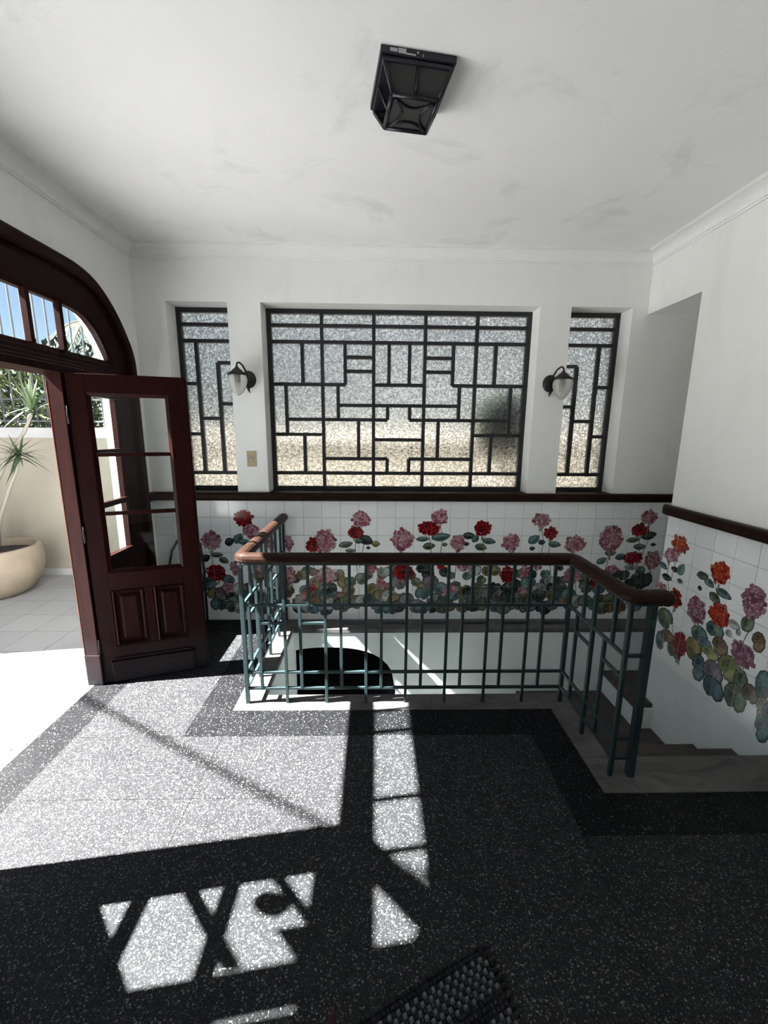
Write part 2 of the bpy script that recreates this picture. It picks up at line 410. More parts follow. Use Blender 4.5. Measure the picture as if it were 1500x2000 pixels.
# ---- chair rails
railp=[(0,1.003),(0.030,1.003),(0.042,1.010),(0.046,1.022),(0.046,1.050),(0.040,1.062),(0.028,1.068),(0,1.068)]
b=bmesh.new(); sweep(b,[(vz(XL,3.125),Vector((1,0,0)),U),(vz(XL,D),Vector((1,-1,0)),U),(vz(3.5,D),Vector((0,-1,0)),U)],railp)
for x0,x1 in ((-1.509,-1.07),(-0.832,1.202),(1.432,1.886)): box(b,x0+.002,x1-.002,D-0.001,3.39,1.062,1.068)
struct('trim_3',b,m_woodh,label='dark wooden chair rail along the back wall')
b=bmesh.new()
pth=[(vz(XR,YR),Vector((-1,0,0)),U),(vz(XR,2.700),Vector((-1,0,0)),U),(vz(XR,2.730),Vector((-0.93,0.0,0)),U),(vz(XR,2.752),Vector((-0.72,0,0)),U),(vz(XR,2.763),Vector((-0.35,0,0)),U),(vz(XR,2.766),Vector((-0.02,0,0)),U)]
sweep(b,pth,[(s,z) for s,z in railp]); 
struct('trim_4',b,m_woodh,label='dark wooden chair rail with rounded end on the right wall')
# ---- stair well walls
b=bmesh.new()
box(b,-0.80,-0.645,2.10,3.30,-2.0,-0.031)                      # left side
box(b,-0.645,1.165,2.08,2.22,-2.0,-0.031)                      # under the front curb
box(b,1.03,1.165,1.52,2.22,-2.0,-0.031)
# back side with arched doorway
ac,ahw,atop,ash=-0.37,0.545,-0.155,0.42
N=22; cols=[]
for k in range(N+1):
    x=-0.645+(ac+ahw+0.645)*k/N
    q=min(1.0,abs((x-ac)/ahw)); z=atop-ash*(1-(1-q**2.6)**(1/2.6))
    cols.append((x,z))
Af=[b.verts.new((x,3.05,z)) for x,z in cols]; At=[b.verts.new((x,3.05,-0.031)) for x,z in cols]; Ab=[b.verts.new((x,3.20,z)) for x,z in cols]
for i in range(N):
    b.faces.new((Af[i],Af[i+1],At[i+1],At[i])); b.faces.new((Af[i],Af[i+1],Ab[i+1],Ab[i]))
box(b,ac+ahw,2.60,3.05,3.234,-2.0,-0.031)
box(b,XR,XR+0.15,1.2,2.715,-2.0,0.0)
struct('wall_stairwell',b,m_well,label='pale plaster lining of the sunken stair well')
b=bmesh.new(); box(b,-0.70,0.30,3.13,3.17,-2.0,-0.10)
d2=empty('arch_void',(0,0,0)); d2['kind']='structure'; d2['label']='black panel standing for the unlit opening in the low arch of the stair well'
obj('void_panel',b,m_void,d2)  # dark sheet closing the arch, its shade put into the colour
obj('void_board',newbox(-0.60,-0.25,3.118,3.13,-1.85,-0.45,bev=.003),m_void,d2); obj('void_board',newbox(-0.20,0.14,3.118,3.13,-1.85,-0.45,bev=.003),m_void,d2)
# ---- staircase
st=empty('staircase',(1.6,2.6,-0.55)); tag(st,'marble stairs dropping from the hall to a landing behind the railing','stairs')
def part(name,bm,mat,parent,smooth=False):
    o=obj(name,bm,mat,parent,smooth); o.matrix_parent_inverse=parent.matrix_world.inverted() if False else Matrix.Translation(-parent.location); return o
def tread(x0,x1,y0,y1,z): part('tread',newbox(x0,x1,y0,y1,z-0.03,z,bev=0.004),m_tread,st)
def riser(x0,x1,y0,y1,z0,z1): part('riser',newbox(x0,x1,y0,y1,z0,z1),m_well,st)
riser(1.165,XR,1.70,1.72,-0.213,-0.031); tread(1.165,XR,1.715,1.985,-0.183)
riser(1.165,XR,1.95,1.97,-0.397,-0.213); tread(1.165,XR,1.965,2.235,-0.367)
riser(1.165,XR,2.20,2.22,-0.58,-0.397); tread(1.165,1.875,2.215,3.05,-0.55); tread(1.875,XR,2.215,2.62,-0.55)
riser(1.875,1.895,2.62,3.05,-0.58,-0.397); tread(1.862,2.21,2.62,3.05,-0.367)
riser(2.205,2.225,2.715,3.05,-0.40,-0.213); tread(2.19,2.50,2.715,3.05,-0.183)
riser(2.475,2.495,2.715,3.05,-0.213,-0.03); tread(2.46,3.6,2.715,3.235,0.0)
riser(1.90,XR,2.60,2.62,-0.58,-0.397)
for k in range(6):
    x1=1.165-0.28*k; z=-0.733-0.183*k
    riser(x1-0.02,x1,2.22,3.05,z-0.03,z+0.153); tread(x1-0.29,x1,2.22,3.05,z)
tread(-0.645,-0.505,2.22,3.12,-1.83)
# ---- wainscot tiles
PX,PZ=0.1459,0.1445
tm=mesh_of(box(bmesh.new(),0.0012,PX-0.0012,0.0,0.010,0.0012,PZ-0.0012),'tile',m_tile)
tmy=mesh_of(box(bmesh.new(),0.0,0.010,0.0012,0.145-0.0012,0.0012,PZ-0.0012),'tile',m_tile)
obj('grout',newbox(XL,3.5,D-0.006,D-0.0005,0.0,1.005),m_grout,wall_back)
obj('grout',newbox(XR-0.006,XR-0.0005,-0.2,2.715,0.0,1.005),m_grout,wall_right)
def cuttile(x0,x1,z0,z1,parent,axis):
    if axis=='x': bm=newbox(x0+.0012,x1-.0012,D-0.010,D-0.0005,z0+.0012,z1-.0012)
    else: bm=newbox(XR-0.010,XR-0.0005,x0+.0012,x1-.0012,z0+.0012,z1-.0012)
    obj('tile',bm,m_tile,parent)
xj=[-1.296+PX*k for k in range(-3,27)]
for i in range(7):
    z0=i*PZ; z1=min(1.004,z0+PZ); full=z1-z0>PZ-1e-3
    for x in xj:
        x0=max(x,XL); x1=x+PX
        if x1-x0<0.01 or x>2.45: continue
        if full and x>=XL:
            o=link('tile',tm,wall_back); o.location=(x,D-0.010,z0)
        else: cuttile(x0,x1,z0,z1,wall_back,'x')
    for k in range(-14,2):
        y=2.599+0.145*(k-0); y0,y1=y,min(y+0.145,2.715)
        if y1-y0<0.01 or k>0: continue
        if full and y1-y0>0.144:
            o=link('tile',tmy,wall_right); o.location=(XR-0.010,y,z0)
        else: cuttile(y0,y1,z0,z1,wall_right,'y')
# ---- windows
def window(name,x0,x1,z0,z1,V,H,label,fr=0.034,bw=0.026):
    """V: (x,za,zb)  H: (z,xa,xb) centre lines; panes are what the bars enclose"""
    root=empty(name,((x0+x1)/2,3.41,z0)); root['kind']='structure'; root['label']=label
    yf,yb=3.385,3.425
    def P(n,bm,mat): return part(n,bm,mat,root)
    P('frame',box(box(box(box(bmesh.new(),x0,x0+fr,yf,yb,z0,z1,bev=.002),x1-fr,x1,yf,yb,z0,z1,bev=.002),x0+fr,x1-fr,yf,yb,z1-fr,z1,bev=.002),x0+fr,x1-fr,yf,yb,z0,z0+fr,bev=.002),m_black)
    for x,za,zb in V: P('bar',newbox(x-bw/2,x+bw/2,yf+.003,yb,za,zb,bev=.002),m_black)
    for z,xa,xb in H: P('bar',newbox(xa,xb,yf+.004,yb-.001,z-bw/2,z+bw/2,bev=.002),m_black)
    xs=sorted(set([x0,x1]+[v[0] for v in V]+[q for h in H for q in h[1:]])); zs=sorted(set([z0,z1]+[h[0] for h in H]+[q for v in V for q in v[1:]]))
    def dd(a):
        r=[a[0]]
        for q in a[1:]:
            if q-r[-1]>1e-4: r.append(q)
        return r
    xs,zs=dd(xs),dd(zs); nx,nz=len(xs)-1,len(zs)-1; par=list(range(nx*nz))
    def fd(i):
        while par[i]!=i: i=par[i]
        return i
    for i in range(nx):
        for j in range(nz):
            if i+1<nx:
                zc=(zs[j]+zs[j+1])/2
                if not any(abs(v[0]-xs[i+1])<1e-4 and v[1]<zc<v[2] for v in V): par[fd(i*nz+j)]=fd((i+1)*nz+j)
            if j+1<nz:
                xc=(xs[i]+xs[i+1])/2
                if not any(abs(h[0]-zs[j+1])<1e-4 and h[1]<xc<h[2] for h in H): par[fd(i*nz+j)]=fd(i*nz+j+1)
    comp={}
    for i in range(nx):
        for j in range(nz): comp.setdefault(fd(i*nz+j),[]).append((i,j))
    for cells in comp.values():
        bm=bmesh.new(); vd={}
        def vv(i,j,y):
            if (i,j,y) not in vd: vd[(i,j,y)]=bm.verts.new((xs[i],y,zs[j]))
            return vd[(i,j,y)]
        cs=set(cells)
        for i,j in cells:
            bm.faces.new((vv(i,j,3.403),vv(i+1,j,3.403),vv(i+1,j+1,3.403),vv(i,j+1,3.403)))
            bm.faces.new((vv(i,j,3.408),vv(i,j+1,3.408),vv(i+1,j+1,3.408),vv(i+1,j,3.408)))
            for (di,dj,a,c) in ((-1,0,(0,0),(0,1)),(1,0,(1,0),(1,1)),(0,-1,(0,0),(1,0)),(0,1,(0,1),(1,1))):
                if (i+di,j+dj) not in cs:
                    bm.faces.new((vv(i+a[0],j+a[1],3.403),vv(i+c[0],j+c[1],3.403),vv(i+c[0],j+c[1],3.408),vv(i+a[0],j+a[1],3.408)))
        P('pane',bm,m_obsc)
    return root
W0,W1=-0.832,1.202; cw=(W1-W0-0.034)/5.0
def ux(u): return W0+0.017+cw*u
Z={120:2.447,210:2.331,295:2.213,372:2.104,445:2.0,515:1.899,622:1.742,697:1.631,775:1.513,800:1.475,900:1.321,975:1.204,1055:1.062}
V=[];H=[]
for u in (1,2,3,4): V.append((ux(u),Z[1055],Z[120]))
for z in (210,295,975): H.append((Z[z],W0,W1))
hv=[(0.617,295,515),(0.28,515,775),(0.62,775,975),(1.445,295,515),(1.30,515,697),(1.70,697,900),(2.28,622,697),(2.28,900,975),(2.30,295,515)]
hh=[(515,0,1.445),(697,0.28,2.28),(775,0,1),(372,1.445,2),(445,1.445,2),(900,1,2.28)]
for u,a,c in hv:
    for q in (u,5-u): V.append((ux(q),Z[c],Z[a]))
for z,a,c in hh:
    H.append((Z[z],ux(a),ux(c))); H.append((Z[z],ux(5-c),ux(5-a)))
H.append((Z[622],ux(1.30),ux(3.70))); H.append((Z[515],ux(2),ux(3))); H.append((Z[800],ux(2),ux(3)))
window('window_1',W0,W1,1.062,2.447,V,H,'wide middle window of hammered glass in a black geometric grid')
def side(mir):
    x0,x1=-1.509,-1.07
    V=[(-1.378,1.202,2.211),(-1.221,1.202,2.053)]
    H=[(2.329,x0,x1),(2.211,x0,x1),(1.202,x0,x1),(1.896,x0,-1.378),(1.511,x0,-1.378),(2.053,-1.221,x1),(1.745,-1.221,x1),(1.632,-1.378,-1.221)]
    if mir:
        f=lambda x: 1.886-(x+1.509)*(0.454/0.439)
        V=[(f(x),a,c) for x,a,c in V]; H=[(z,f(c),f(a)) for z,a,c in H]; x0,x1=1.432,1.886
    return x0,x1,1.062,2.447,V,H
window('window_2',*side(False),'narrow leaded window behind the open door leaf')
window('window_3',*side(True),'narrow leaded window next to the passage')
# ---- door_1: arched wooden frame with transom and side lights
door=empty('door_1',(-1.70,YC,0)); door['kind']='structure'; door['label']='dark wooden arched door frame with transom and side lights'
def dp(name,bm,mat=None,smooth=False): return part(name,bm,mat or m_wood,door,smooth)
# casing: profile (d inward, x)
cp=[(0.0,-1.737),(0.0,-1.695),(0.012,-1.688),(0.060,-1.688),(0.075,-1.695),(0.080,-1.712),(0.10,-1.716),(0.232,-1.716),(0.25,-1.726),(0.25,-1.760),(0.0,-1.760+0.02)]
lev=[offs(OUT,d) for d,x in cp]
b=bmesh.new(); rings=[]
for i in range(len(OUT)):
    rings.append([b.verts.new((cp[k][1],YC+lev[k][i][0],max(0.0,lev[k][i][1]))) for k in range(len(cp))])
for A,B in zip(rings,rings[1:]):
    for k in range(len(cp)):
        b.faces.new((A[k],A[(k+1)%len(cp)],B[(k+1)%len(cp)],B[k]))
b.faces.new(rings[0]); b.faces.new(rings[-1])
dp('casing',b)
GL=offs(OUT,0.25); GY=1.3635-0.25     # glass edge half width
# transom bar, stepped mouldings
b=bmesh.new()
polysolid(b,[(-1.752,1.822),(-1.662,1.838),(-1.662,1.872),(-1.672,1.878),(-1.676,1.892),(-1.690,1.898),(-1.694,1.915),(-1.712,1.922),(-1.716,1.945),(-1.728,1.950),(-1.734,1.974),(-1.752,1.974)],'y',YC-GY-0.01,YC+GY+0.01)
dp('transom_bar',b)
for s in (-1,1):
    a,c=YC+s*0.5765,YC+s*0.7465
    b=newbox(-1.752,-1.668,a,c,0.0,1.84,bev=0.004); dp('mullion',b)
    dp('mullion_bead',newbox(-1.668,-1.660,a+s*.05,a+s*.12,0.2,1.80,bev=.003))
    dp('plinth_block',newbox(-1.757,-1.660,a-s*0.004,c,0.0,0.20,bev=0.006))
    g0,g1=YC+s*0.7465,YC+s*GY; lo,hi=min(g0,g1),max(g0,g1)
    dp('sidelight_panel',newbox(-1.748,-1.705,lo,hi,0.0,0.74,bev=.003))
    dp('raised_panel',newbox(-1.706,-1.694,lo+.05,hi-.05,0.16,0.64,bev=.008))
    dp('top_stop',newbox(-1.748,-1.70,lo,hi,1.735,1.84,bev=.003))
    for z in (1.07,1.40): dp('muntin',newbox(-1.742,-1.708,lo,hi,z-.018,z+.018,bev=.003))
    for z0,z1 in ((.74,1.052),(1.088,1.382),(1.418,1.735)): dp('pane',newbox(-1.727,-1.723,lo,hi,z0,z1),m_clear)
mu=[1.037,1.265,1.67,1.835,2.24,2.462]
for y in mu:
    zt=archz(GL,y-YC); dp('muntin',newbox(-1.745,-1.712,y-.012,y+.012,1.97,zt+0.02,bev=.002))
ed=[YC-GY]+mu+[YC+GY]
for a,c in zip(ed,ed[1:]):
    n=8; ys=[a+(c-a)*k/n for k in range(n+1)]
    zt=[]
    for y in ys:
        z=archz(GL,max(-GY+1e-4,min(GY-1e-4,y-YC))); zt.append(max(1.975,(z if z else 1.975)))
    pts=[(a,1.972),(c,1.972)]+[(y,z) for y,z in zip(reversed(ys),reversed(zt))]
    pp=[]
    for q in pts:
        if not pp or math.hypot(q[0]-pp[-1][0],q[1]-pp[-1][1])>1e-4: pp.append(q)
    dp('pane',polysolid(bmesh.new(),pp,'x',-1.727,-1.723),m_clear)
# threshold sockets
for x,y in ((-1.78,1.80),(-1.735,1.84),(-1.79,1.68)):
    dp('bolt_socket',lathe(bmesh.new(),[(0,0.0015),(0.007,0.0015),(0.008,0.0)],(x,y,0.0),10),m_black)

# ---- daylight_window: window added behind the viewer to let in more daylight
w4=empty('daylight_window',(-1.80,-1.2,0.85)); w4['kind']='structure'; w4['label']='added casement window behind the viewer, letting in more daylight'
b=bmesh.new()
for r in ((-2.0,-1.94,.85,2.30),(-.46,-.40,.85,2.30),(-1.94,-.46,.85,.91),(-1.94,-.46,2.24,2.30)): box(b,-1.83,-1.775,r[0],r[1],r[2],r[3],bev=.003)
part('frame',b,m_wood,w4); part('mullion',newbox(-1.825,-1.78,-1.225,-1.175,.91,2.24,bev=.003),m_wood,w4)
part('pane',newbox(-1.803,-1.799,-1.94,-1.225,.91,2.24),m_clear,w4); part('pane',newbox(-1.803,-1.799,-1.175,-.46,.91,2.24),m_clear,w4)
# ================================================================== TERRACE AND GARDEN
b=bmesh.new(); box(b,-9.0,-1.72,-4.0,4.35,-0.25,-0.006)
terr=struct('terrace_floor',b,m_tgrout,label='pale square tiles of the terrace outside the door')
tt=mesh_of(box(bmesh.new(),0.0022,0.3-0.0022,0.0022,0.3-0.0022,-0.006,0.0),'tile',m_terr)
for i in range(10):
    for j in range(16):
        x=-2.05-0.3*i; y=4.23-0.3*j-0.3
        o=link('tile',tt,terr); o.location=(x,y,0)
for j in range(16):
    y=4.23-0.3*j-0.3
    obj('tile',newbox(-1.75+0.0015,-1.7205,y+.0015,y+.2985,-0.006,0.0),m_terr,terr)
obj('tile_border',newbox(-5.0,-1.7205,4.2315,4.3215,-0.006,0.0),m_terr,terr)
obj('tile_field',newbox(-9.0,-4.7515,-4.0,4.32,-0.006,0.0),m_terr,terr); obj('tile_field',newbox(-4.75,-1.7205,-4.0,-0.57,-0.006,0.0),m_terr,terr)
b=bmesh.new(); box(b,-30,30,4.40,40,-0.4,-0.02); box(b,-1.885,30,3.515,4.42,-0.4,-0.02); box(b,-30,-9,-20,4.42,-0.4,-0.02)
struct('garden_ground',b,m_ground,label='bare garden soil beyond the terrace wall')
gw=empty('garden_wall',(-3.0,4.38,0)); tag(gw,'low cream garden wall with white coping behind the potted plant','wall')
part('wall_body',newbox(-9.0,-1.9,4.322,4.46,0.0,1.448),m_cream,gw); part('coping',newbox(-9.0,-1.9,4.305,4.478,1.448,1.55,bev=.006),m_whitecap,gw)
yw=empty('yard_wall',(2.5,4.38,0)); tag(yw,'cream wall in a sunlit tone, blurred behind the lower window panes','wall')
part('wall_body',newbox(-1.9,7.0,4.322,4.46,0.0,1.46),m_cream_lit,yw); part('coping',polysolid(bmesh.new(),[(4.305,1.46),(4.322,1.52),(4.35,1.52),(4.478,1.44),(4.478,1.42),(4.305,1.42)],'x',-1.9,7.0),m_cream_lit,yw)
nb=empty('neighbour_house',(3.0,9.5,-0.02),math.radians(10)); tag(nb,'pale neighbouring house blurred behind the upper window panes','house')
obj('wall_body',newbox(-7.0,8.0,0.0,4.0,0.0,4.6),m_bluegrey,nb); obj('roof',polysolid(bmesh.new(),[(-0.3,4.6),(4.3,4.6),(2.0,5.6)],'x',-7.3,8.3),m_pot,nb)
part('skirting',newbox(-9.0,-1.9,4.312,4.322,0.0,0.07),m_whitecap,gw)
sw=empty('terrace_shade_wall',(-4.2,3.4,0)); tag(sw,'added unseen cream wall shading the far end of the terrace','wall')
part('wall_body',newbox(-4.28,-4.12,2.49,4.322,0.0,2.82),m_cream,sw); part('coping',newbox(-4.30,-4.10,2.47,4.322,2.82,2.90,bev=.006),m_whitecap,sw)  # wall added out of view to throw shade on the far terrace
fe=empty('picket_fence',(-3.6,4.39,1.55)); tag(fe,'tall pale iron picket fence standing on the garden wall','fence')
pk=mesh_of(tube(bmesh.new(),[(0,0,0),(0,0,1.62),(0,0,1.68)],[0.008,0.008,0.001],6),'picket',m_fence)
for k in range(42):
    o=link('picket',pk,fe); o.location=(-6.4+0.11*k+3.6,0.0,0.0)
for z in (1.615,1.83,3.12): part('rail',newbox(-6.5,-1.95,4.386,4.394,z-.008,z+.008),m_fence,fe)
# shrubs
def leafy(bm,c,rad,n,size,seed,mats=2,asp=0.45):
    rnd=random.Random(seed)
    for i in range(n):
        while True:
            p=Vector((rnd.uniform(-1,1),rnd.uniform(-1,1),rnd.uniform(-1,1)))
            if 0.45<p.length<1.0: break
        q=Vector((c[0]+p.x*rad[0],c[1]+p.y*rad[1],c[2]+p.z*rad[2]))
        d=(p.normalized()+Vector((rnd.uniform(-.8,.8),rnd.uniform(-.8,.8),rnd.uniform(-.6,.5)))).normalized()
        s=d.cross(Vector((rnd.uniform(-1,1),rnd.uniform(-1,1),rnd.uniform(-1,1)))).normalized()
        L=size*rnd.uniform(.6,1.4); wd=L*asp; nn=d.cross(s)
        vs=[bm.verts.new(q),bm.verts.new(q+d*L*.5+s*wd*.5+nn*L*.06),bm.verts.new(q+d*L),bm.verts.new(q+d*L*.5-s*wd*.5+nn*L*.06)]
        f=bm.faces.new(vs); f.material_index=0 if (mats==1 or rnd.random()<0.72) else 1
    return bm
def shrub(name,c,rad,n,size,seed,label,mats):
    root=empty(name,(c[0],c[1],-0.02)); tag(root,label,'shrub','garden hedge')
    b=leafy(bmesh.new(),c,rad,n,size,seed,len(mats)); o=part('foliage',b,mats,root); o['kind']='stuff'
    b=bmesh.new(); rnd=random.Random(seed+5)
    for k in range(5):
        a=Vector((c[0]+rnd.uniform(-.08,.08),c[1]+rnd.uniform(-.08,.08),-0.02)); e=Vector((c[0]+rnd.uniform(-.6,.6)*rad[0],c[1]+rnd.uniform(-.5,.5)*rad[1],c[2]+rad[2]*.5))
        tube(b,[a,(a+e)/2+Vector((rnd.uniform(-.1,.1),0,0)),e],[.025,.018,.008],6)
    part('stem',b,m_bark,root)
    return root
shrub('hedge_shrub',(-5.0,5.35,1.5),(0.85,0.65,1.05),2600,0.105,1,'broad dark shrub behind the fence, left of the dracaena crown',[m_leafA,m_leafB])
shrub('hedge_shrub',(-4.15,5.25,1.45),(0.75,0.6,1.0),2600,0.095,2,'yellow-green shrub behind the fence, over the dracaena crown',[m_leafB,m_leafA])
shrub('hedge_shrub',(-3.35,5.15,1.4),(0.7,0.55,0.95),2600,0.085,3,'dark small-leaved shrub seen through the open doorway beside the door leaf',[m_leafA,m_leafB])
shrub('hedge_shrub',(-2.55,5.2,1.3),(0.65,0.55,0.75),2200,0.06,4,'dense shrub seen through the glass of the open door leaf',[m_leafA,m_leafB])
shrub('hedge_shrub',(-4.5,6.3,1.6),(1.6,0.6,1.15),3200,0.12,8,'tall dark hedge mass deepest behind the fence',[m_leafA])
shrub('yard_shrub',(1.20,3.90,1.60),(0.26,0.20,0.27),4200,0.06,6,'dark shrub behind the right half of the middle window',[m_leafA])
# palm
pr=empty('palm_tree',(-4.62,7.4,-0.02)); tag(pr,'pale palm crown showing through the transom of the doorway','palm')
part('trunk',tube(bmesh.new(),[(-4.62,7.4,-0.02),(-4.58,7.4,1.5),(-4.62,7.4,3.2)],[.12,.10,.07],10),m_bark,pr)
rnd=random.Random(12)
for k in range(13):
    a=2*PI*k/13+rnd.uniform(-.2,.2); b=bmesh.new(); L=rnd.uniform(.75,1.0); cen=Vector((-4.62,7.4,3.2))
    spine=[cen+Vector((math.cos(a)*L*t,math.sin(a)*L*t,0.42*t-1.25*t*t)) for t in [i/9 for i in range(10)]]
    tube(b,spine,[.012]*9+[.003],5)
    for i in range(1,10):
        tdir=(spine[i]-spine[i-1]).normalized(); sd=tdir.cross(U).normalized()
        for s in (-1,1):
            for e in (0,.5):
                p=spine[i-1].lerp(spine[i],e); tip=p+sd*s*0.26*(1-i/14)+tdir*0.16-U*0.12
                b.faces.new([b.verts.new(p-tdir*.014),b.verts.new(p+tdir*.014),b.verts.new(tip)])
    part('frond',b,m_palm,pr)
# pot and dracaena
PC=(-3.57,3.80,0)
pt=empty('plant_pot',PC); tag(pt,'large round sand-coloured stone pot on the terrace','pot')
b=lathe(bmesh.new(),[(0,0.0),(0.21,0.0),(0.27,0.04),(0.335,0.13),(0.372,0.24),(0.380,0.34),(0.368,0.42),(0.360,0.452),(0.352,0.46),(0.325,0.46),(0.318,0.45),(0.325,0.40),(0.32,0.34)],PC,40)
part('bowl',b,m_pot,pt,True)
b=lathe(bmesh.new(),[(0.0,0.40),(0.10,0.41),(0.20,0.395),(0.33,0.385)],PC,28); part('soil',b,m_soil,pt)
dr=empty('dracaena',(PC[0],PC[1],0.40)); tag(dr,'spiky dracaena with bare curved stems growing from the stone pot','plant')
b=tube(bmesh.new(),[(-3.60,3.78,.38),(-3.52,3.74,.75),(-3.34,3.70,1.06),(-3.17,3.70,1.34),(-3.03,3.70,1.50),(-2.93,3.70,1.68)],[.022,.020,.018,.017,.014,.012],8); stA=part('stem',b,m_bark,dr)
b=tube(bmesh.new(),[(-3.56,3.84,.38),(-3.44,3.78,.72),(-3.24,3.72,1.03),(-3.14,3.70,1.18),(-3.095,3.70,1.33)],[.02,.018,.015,.013,.011],8); stB=part('stem',b,m_bark,dr)
b=tube(bmesh.new(),[(-3.66,3.70,.38),(-3.64,3.62,.58),(-3.56,3.56,.74)],[.018,.015,.012],8); stC=part('stem',b,m_bark,dr)
def rosette(c,n,L,seed,upb):
    rnd=random.Random(seed); b=bmesh.new(); c=Vector(c)
    for i in range(n):
        a=rnd.uniform(0,2*PI); el=rnd.uniform(-0.55,1.0)+upb
        d=Vector((math.cos(a)*math.cos(el),math.sin(a)*math.cos(el),math.sin(el))); s=d.cross(U); s=s.normalized() if s.length>1e-3 else Vector((1,0,0))
        l=L*rnd.uniform(.7,1.15); wd=0.011*rnd.uniform(.8,1.2); prev=None; c0=c+Vector((0,0,rnd.uniform(-.05,.03)))
        for k in range(6):
            t=k/5; p=c0+d*l*t-U*0.16*l*t*t*(1.2 if el<.8 else .4); ww=wd*(0.6+1.2*t if t<.35 else 1.02*(1-(t-.35)/.65)+0.02)
            cur=(b.verts.new(p-s*ww),b.verts.new(p+s*ww))
            if prev: b.faces.new((prev[0],prev[1],cur[1],cur[0]))
            prev=cur
    return b
part('leaf_rosette',rosette((-3.093,3.70,1.335),46,.27,21,-.1),m_drac,stB)
part('leaf_rosette',rosette((-2.925,3.70,1.70),54,.33,22,.25),m_drac,stA)
part('leaf_rosette',rosette((-3.55,3.56,.76),40,.30,23,.1),m_drac,stC)
stD=part('stem',tube(bmesh.new(),[(-3.62,3.84,.38),(-3.56,3.82,.9),(-3.42,3.78,1.4),(-3.35,3.75,1.74)],[.02,.018,.015,.012],8),m_bark,dr)
part('leaf_rosette',rosette((-3.35,3.75,1.75),46,.34,24,.1),m_drac,stD)
# cable overhead
b=tube(bmesh.new(),[(-12.6,5.46,4.5),(-6.594,2.178,4.5),(-4.198,0.868,4.5),(-1.0,-0.88,4.5)],0.016,8)
tag(obj('overhead_cable',b,m_cable),'black service cable strung high over the terrace','cable')
# grille added outside the near side light, shaped to cast the floor shadows
gr=empty('shadow_grille',(-1.80,0.80,0)); tag(gr,'added iron grille outside the near side light, shaping the floor shadows','grille')
GX0,GX1=-1.805,-1.795; dy,dz=-0.0088,0.0737
def gpoly(name,pts): part(name,polysolid(bmesh.new(),[(y+dy,z+dz) for y,z in pts],'x',GX0,GX1),m_black,gr)
def diag(s0,s1,ya,yb): gpoly('shadow_bar',[(ya,s0-ya),(yb,s0-yb),(yb,s1-yb),(ya,s1-ya)])
diag(2.234,2.290,0.76,1.02); diag(2.565,2.612,0.85,1.02); gpoly('shadow_bar',[(0.76,2.143),(1.12,1.783),(1.12,1.94),(0.885,2.175),(0.76,2.175)])
gpoly('shadow_sheet',[(0.74,-0.07),(1.02,-0.07),(1.02,0.92),(0.74,1.20)])
gpoly('stile',[(0.560,-0.07),(0.756,-0.07),(0.756,2.10),(0.650,2.06),(0.650,1.48),(0.560,1.48)])  # added upright that blocks the sun beside the glass
gpoly('shadow_corner',[(0.756,1.707),(0.845,1.618),(0.845,1.78),(0.756,1.78)])
gpoly('shadow_oval',[(0.9215+0.070*math.cos(a)*-0.33+0.036*math.sin(a)*0.94,1.582+0.070*math.cos(a)*0.94+0.036*math.sin(a)*0.33) for a in [2*PI*k/20 for k in range(20)]])
# ================================================================== DOOR LEAF
LA=math.radians(18.0); leaf=empty('door_leaf',(-1.662,2.345,0),LA); tag(leaf,'open mahogany door leaf with three panes over two raised panels','door')
def lp(name,bm,mat=None,parent=None): return obj(name,bm,mat or m_wood,parent or leaf)
LW,LT=0.588,0.042
z0=0.008
hs_=lp('stile',newbox(0,0.088,0,LT,z0,1.84,bev=.003)); lp('stile',newbox(LW-0.098,LW,0,LT,z0,1.84,bev=.003))
ix0,ix1=0.088,LW-0.098
lp('top_rail',newbox(ix0,ix1,0,LT,1.738,1.84,bev=.003)); lp('lock_rail',newbox(ix0,ix1,0,LT,0.60,0.705,bev=.003)); lp('bottom_rail',newbox(ix0,ix1,0,LT,z0,0.236,bev=.003))
lp('centre_stile',newbox(0.268,0.312,0,LT,0.236,0.60,bev=.003))
for z in (1.062,1.402): lp('muntin',newbox(ix0,ix1,0.008,LT-.008,z-.011,z+.011,bev=.003))
for a,c in ((.705,1.051),(1.073,1.391),(1.413,1.738)): lp('pane',newbox(ix0,ix1,0.019,0.023,a,c),m_clear)
# glazing bead round the glass, mitred
b=bmesh.new(); bd=[(0,0.0),(0.018,0.012),(0.018,0.019),(0,0.019)]
cor=[(ix0,.705,1,1),(ix1,.705,-1,1),(ix1,1.738,-1,-1),(ix0,1.738,1,-1)]
rings=[[b.verts.new((u+su*d,y,z+sz*d)) for d,y in bd] for u,z,su,sz in cor]
for i in range(4):
    A,B=rings[i],rings[(i+1)%4]
    for k in range(4): b.faces.new((A[k],A[(k+1)%4],B[(k+1)%4],B[k]))
lp('glazing_bead',b)
for a,c in ((ix0,.268),(.312,ix1)):
    b=bmesh.new(); lv=[(0,0.004),(0.012,-0.006),(0.022,0.012),(0.030,0.016),(0.052,0.003),(0.053,0.003)]
    rings=[]
    for d,y in lv: rings.append([b.verts.new(p) for p in ((a+d,y,.236+d),(c-d,y,.236+d),(c-d,y,.60-d),(a+d,y,.60-d))])
    for A,B in zip(rings,rings[1:]):
        for k in range(4): b.faces.new((A[k],A[(k+1)%4],B[(k+1)%4],B[k]))
    b.faces.new(rings[-1]); back=[b.verts.new(p) for p in ((a,.034,.236),(c,.034,.236),(c,.034,.60),(a,.034,.60))]
    b.faces.new(back)
    for k in range(4): b.faces.new((rings[0][k],rings[0][(k+1)%4],back[(k+1)%4],back[k]))
    lp('raised_panel',b)
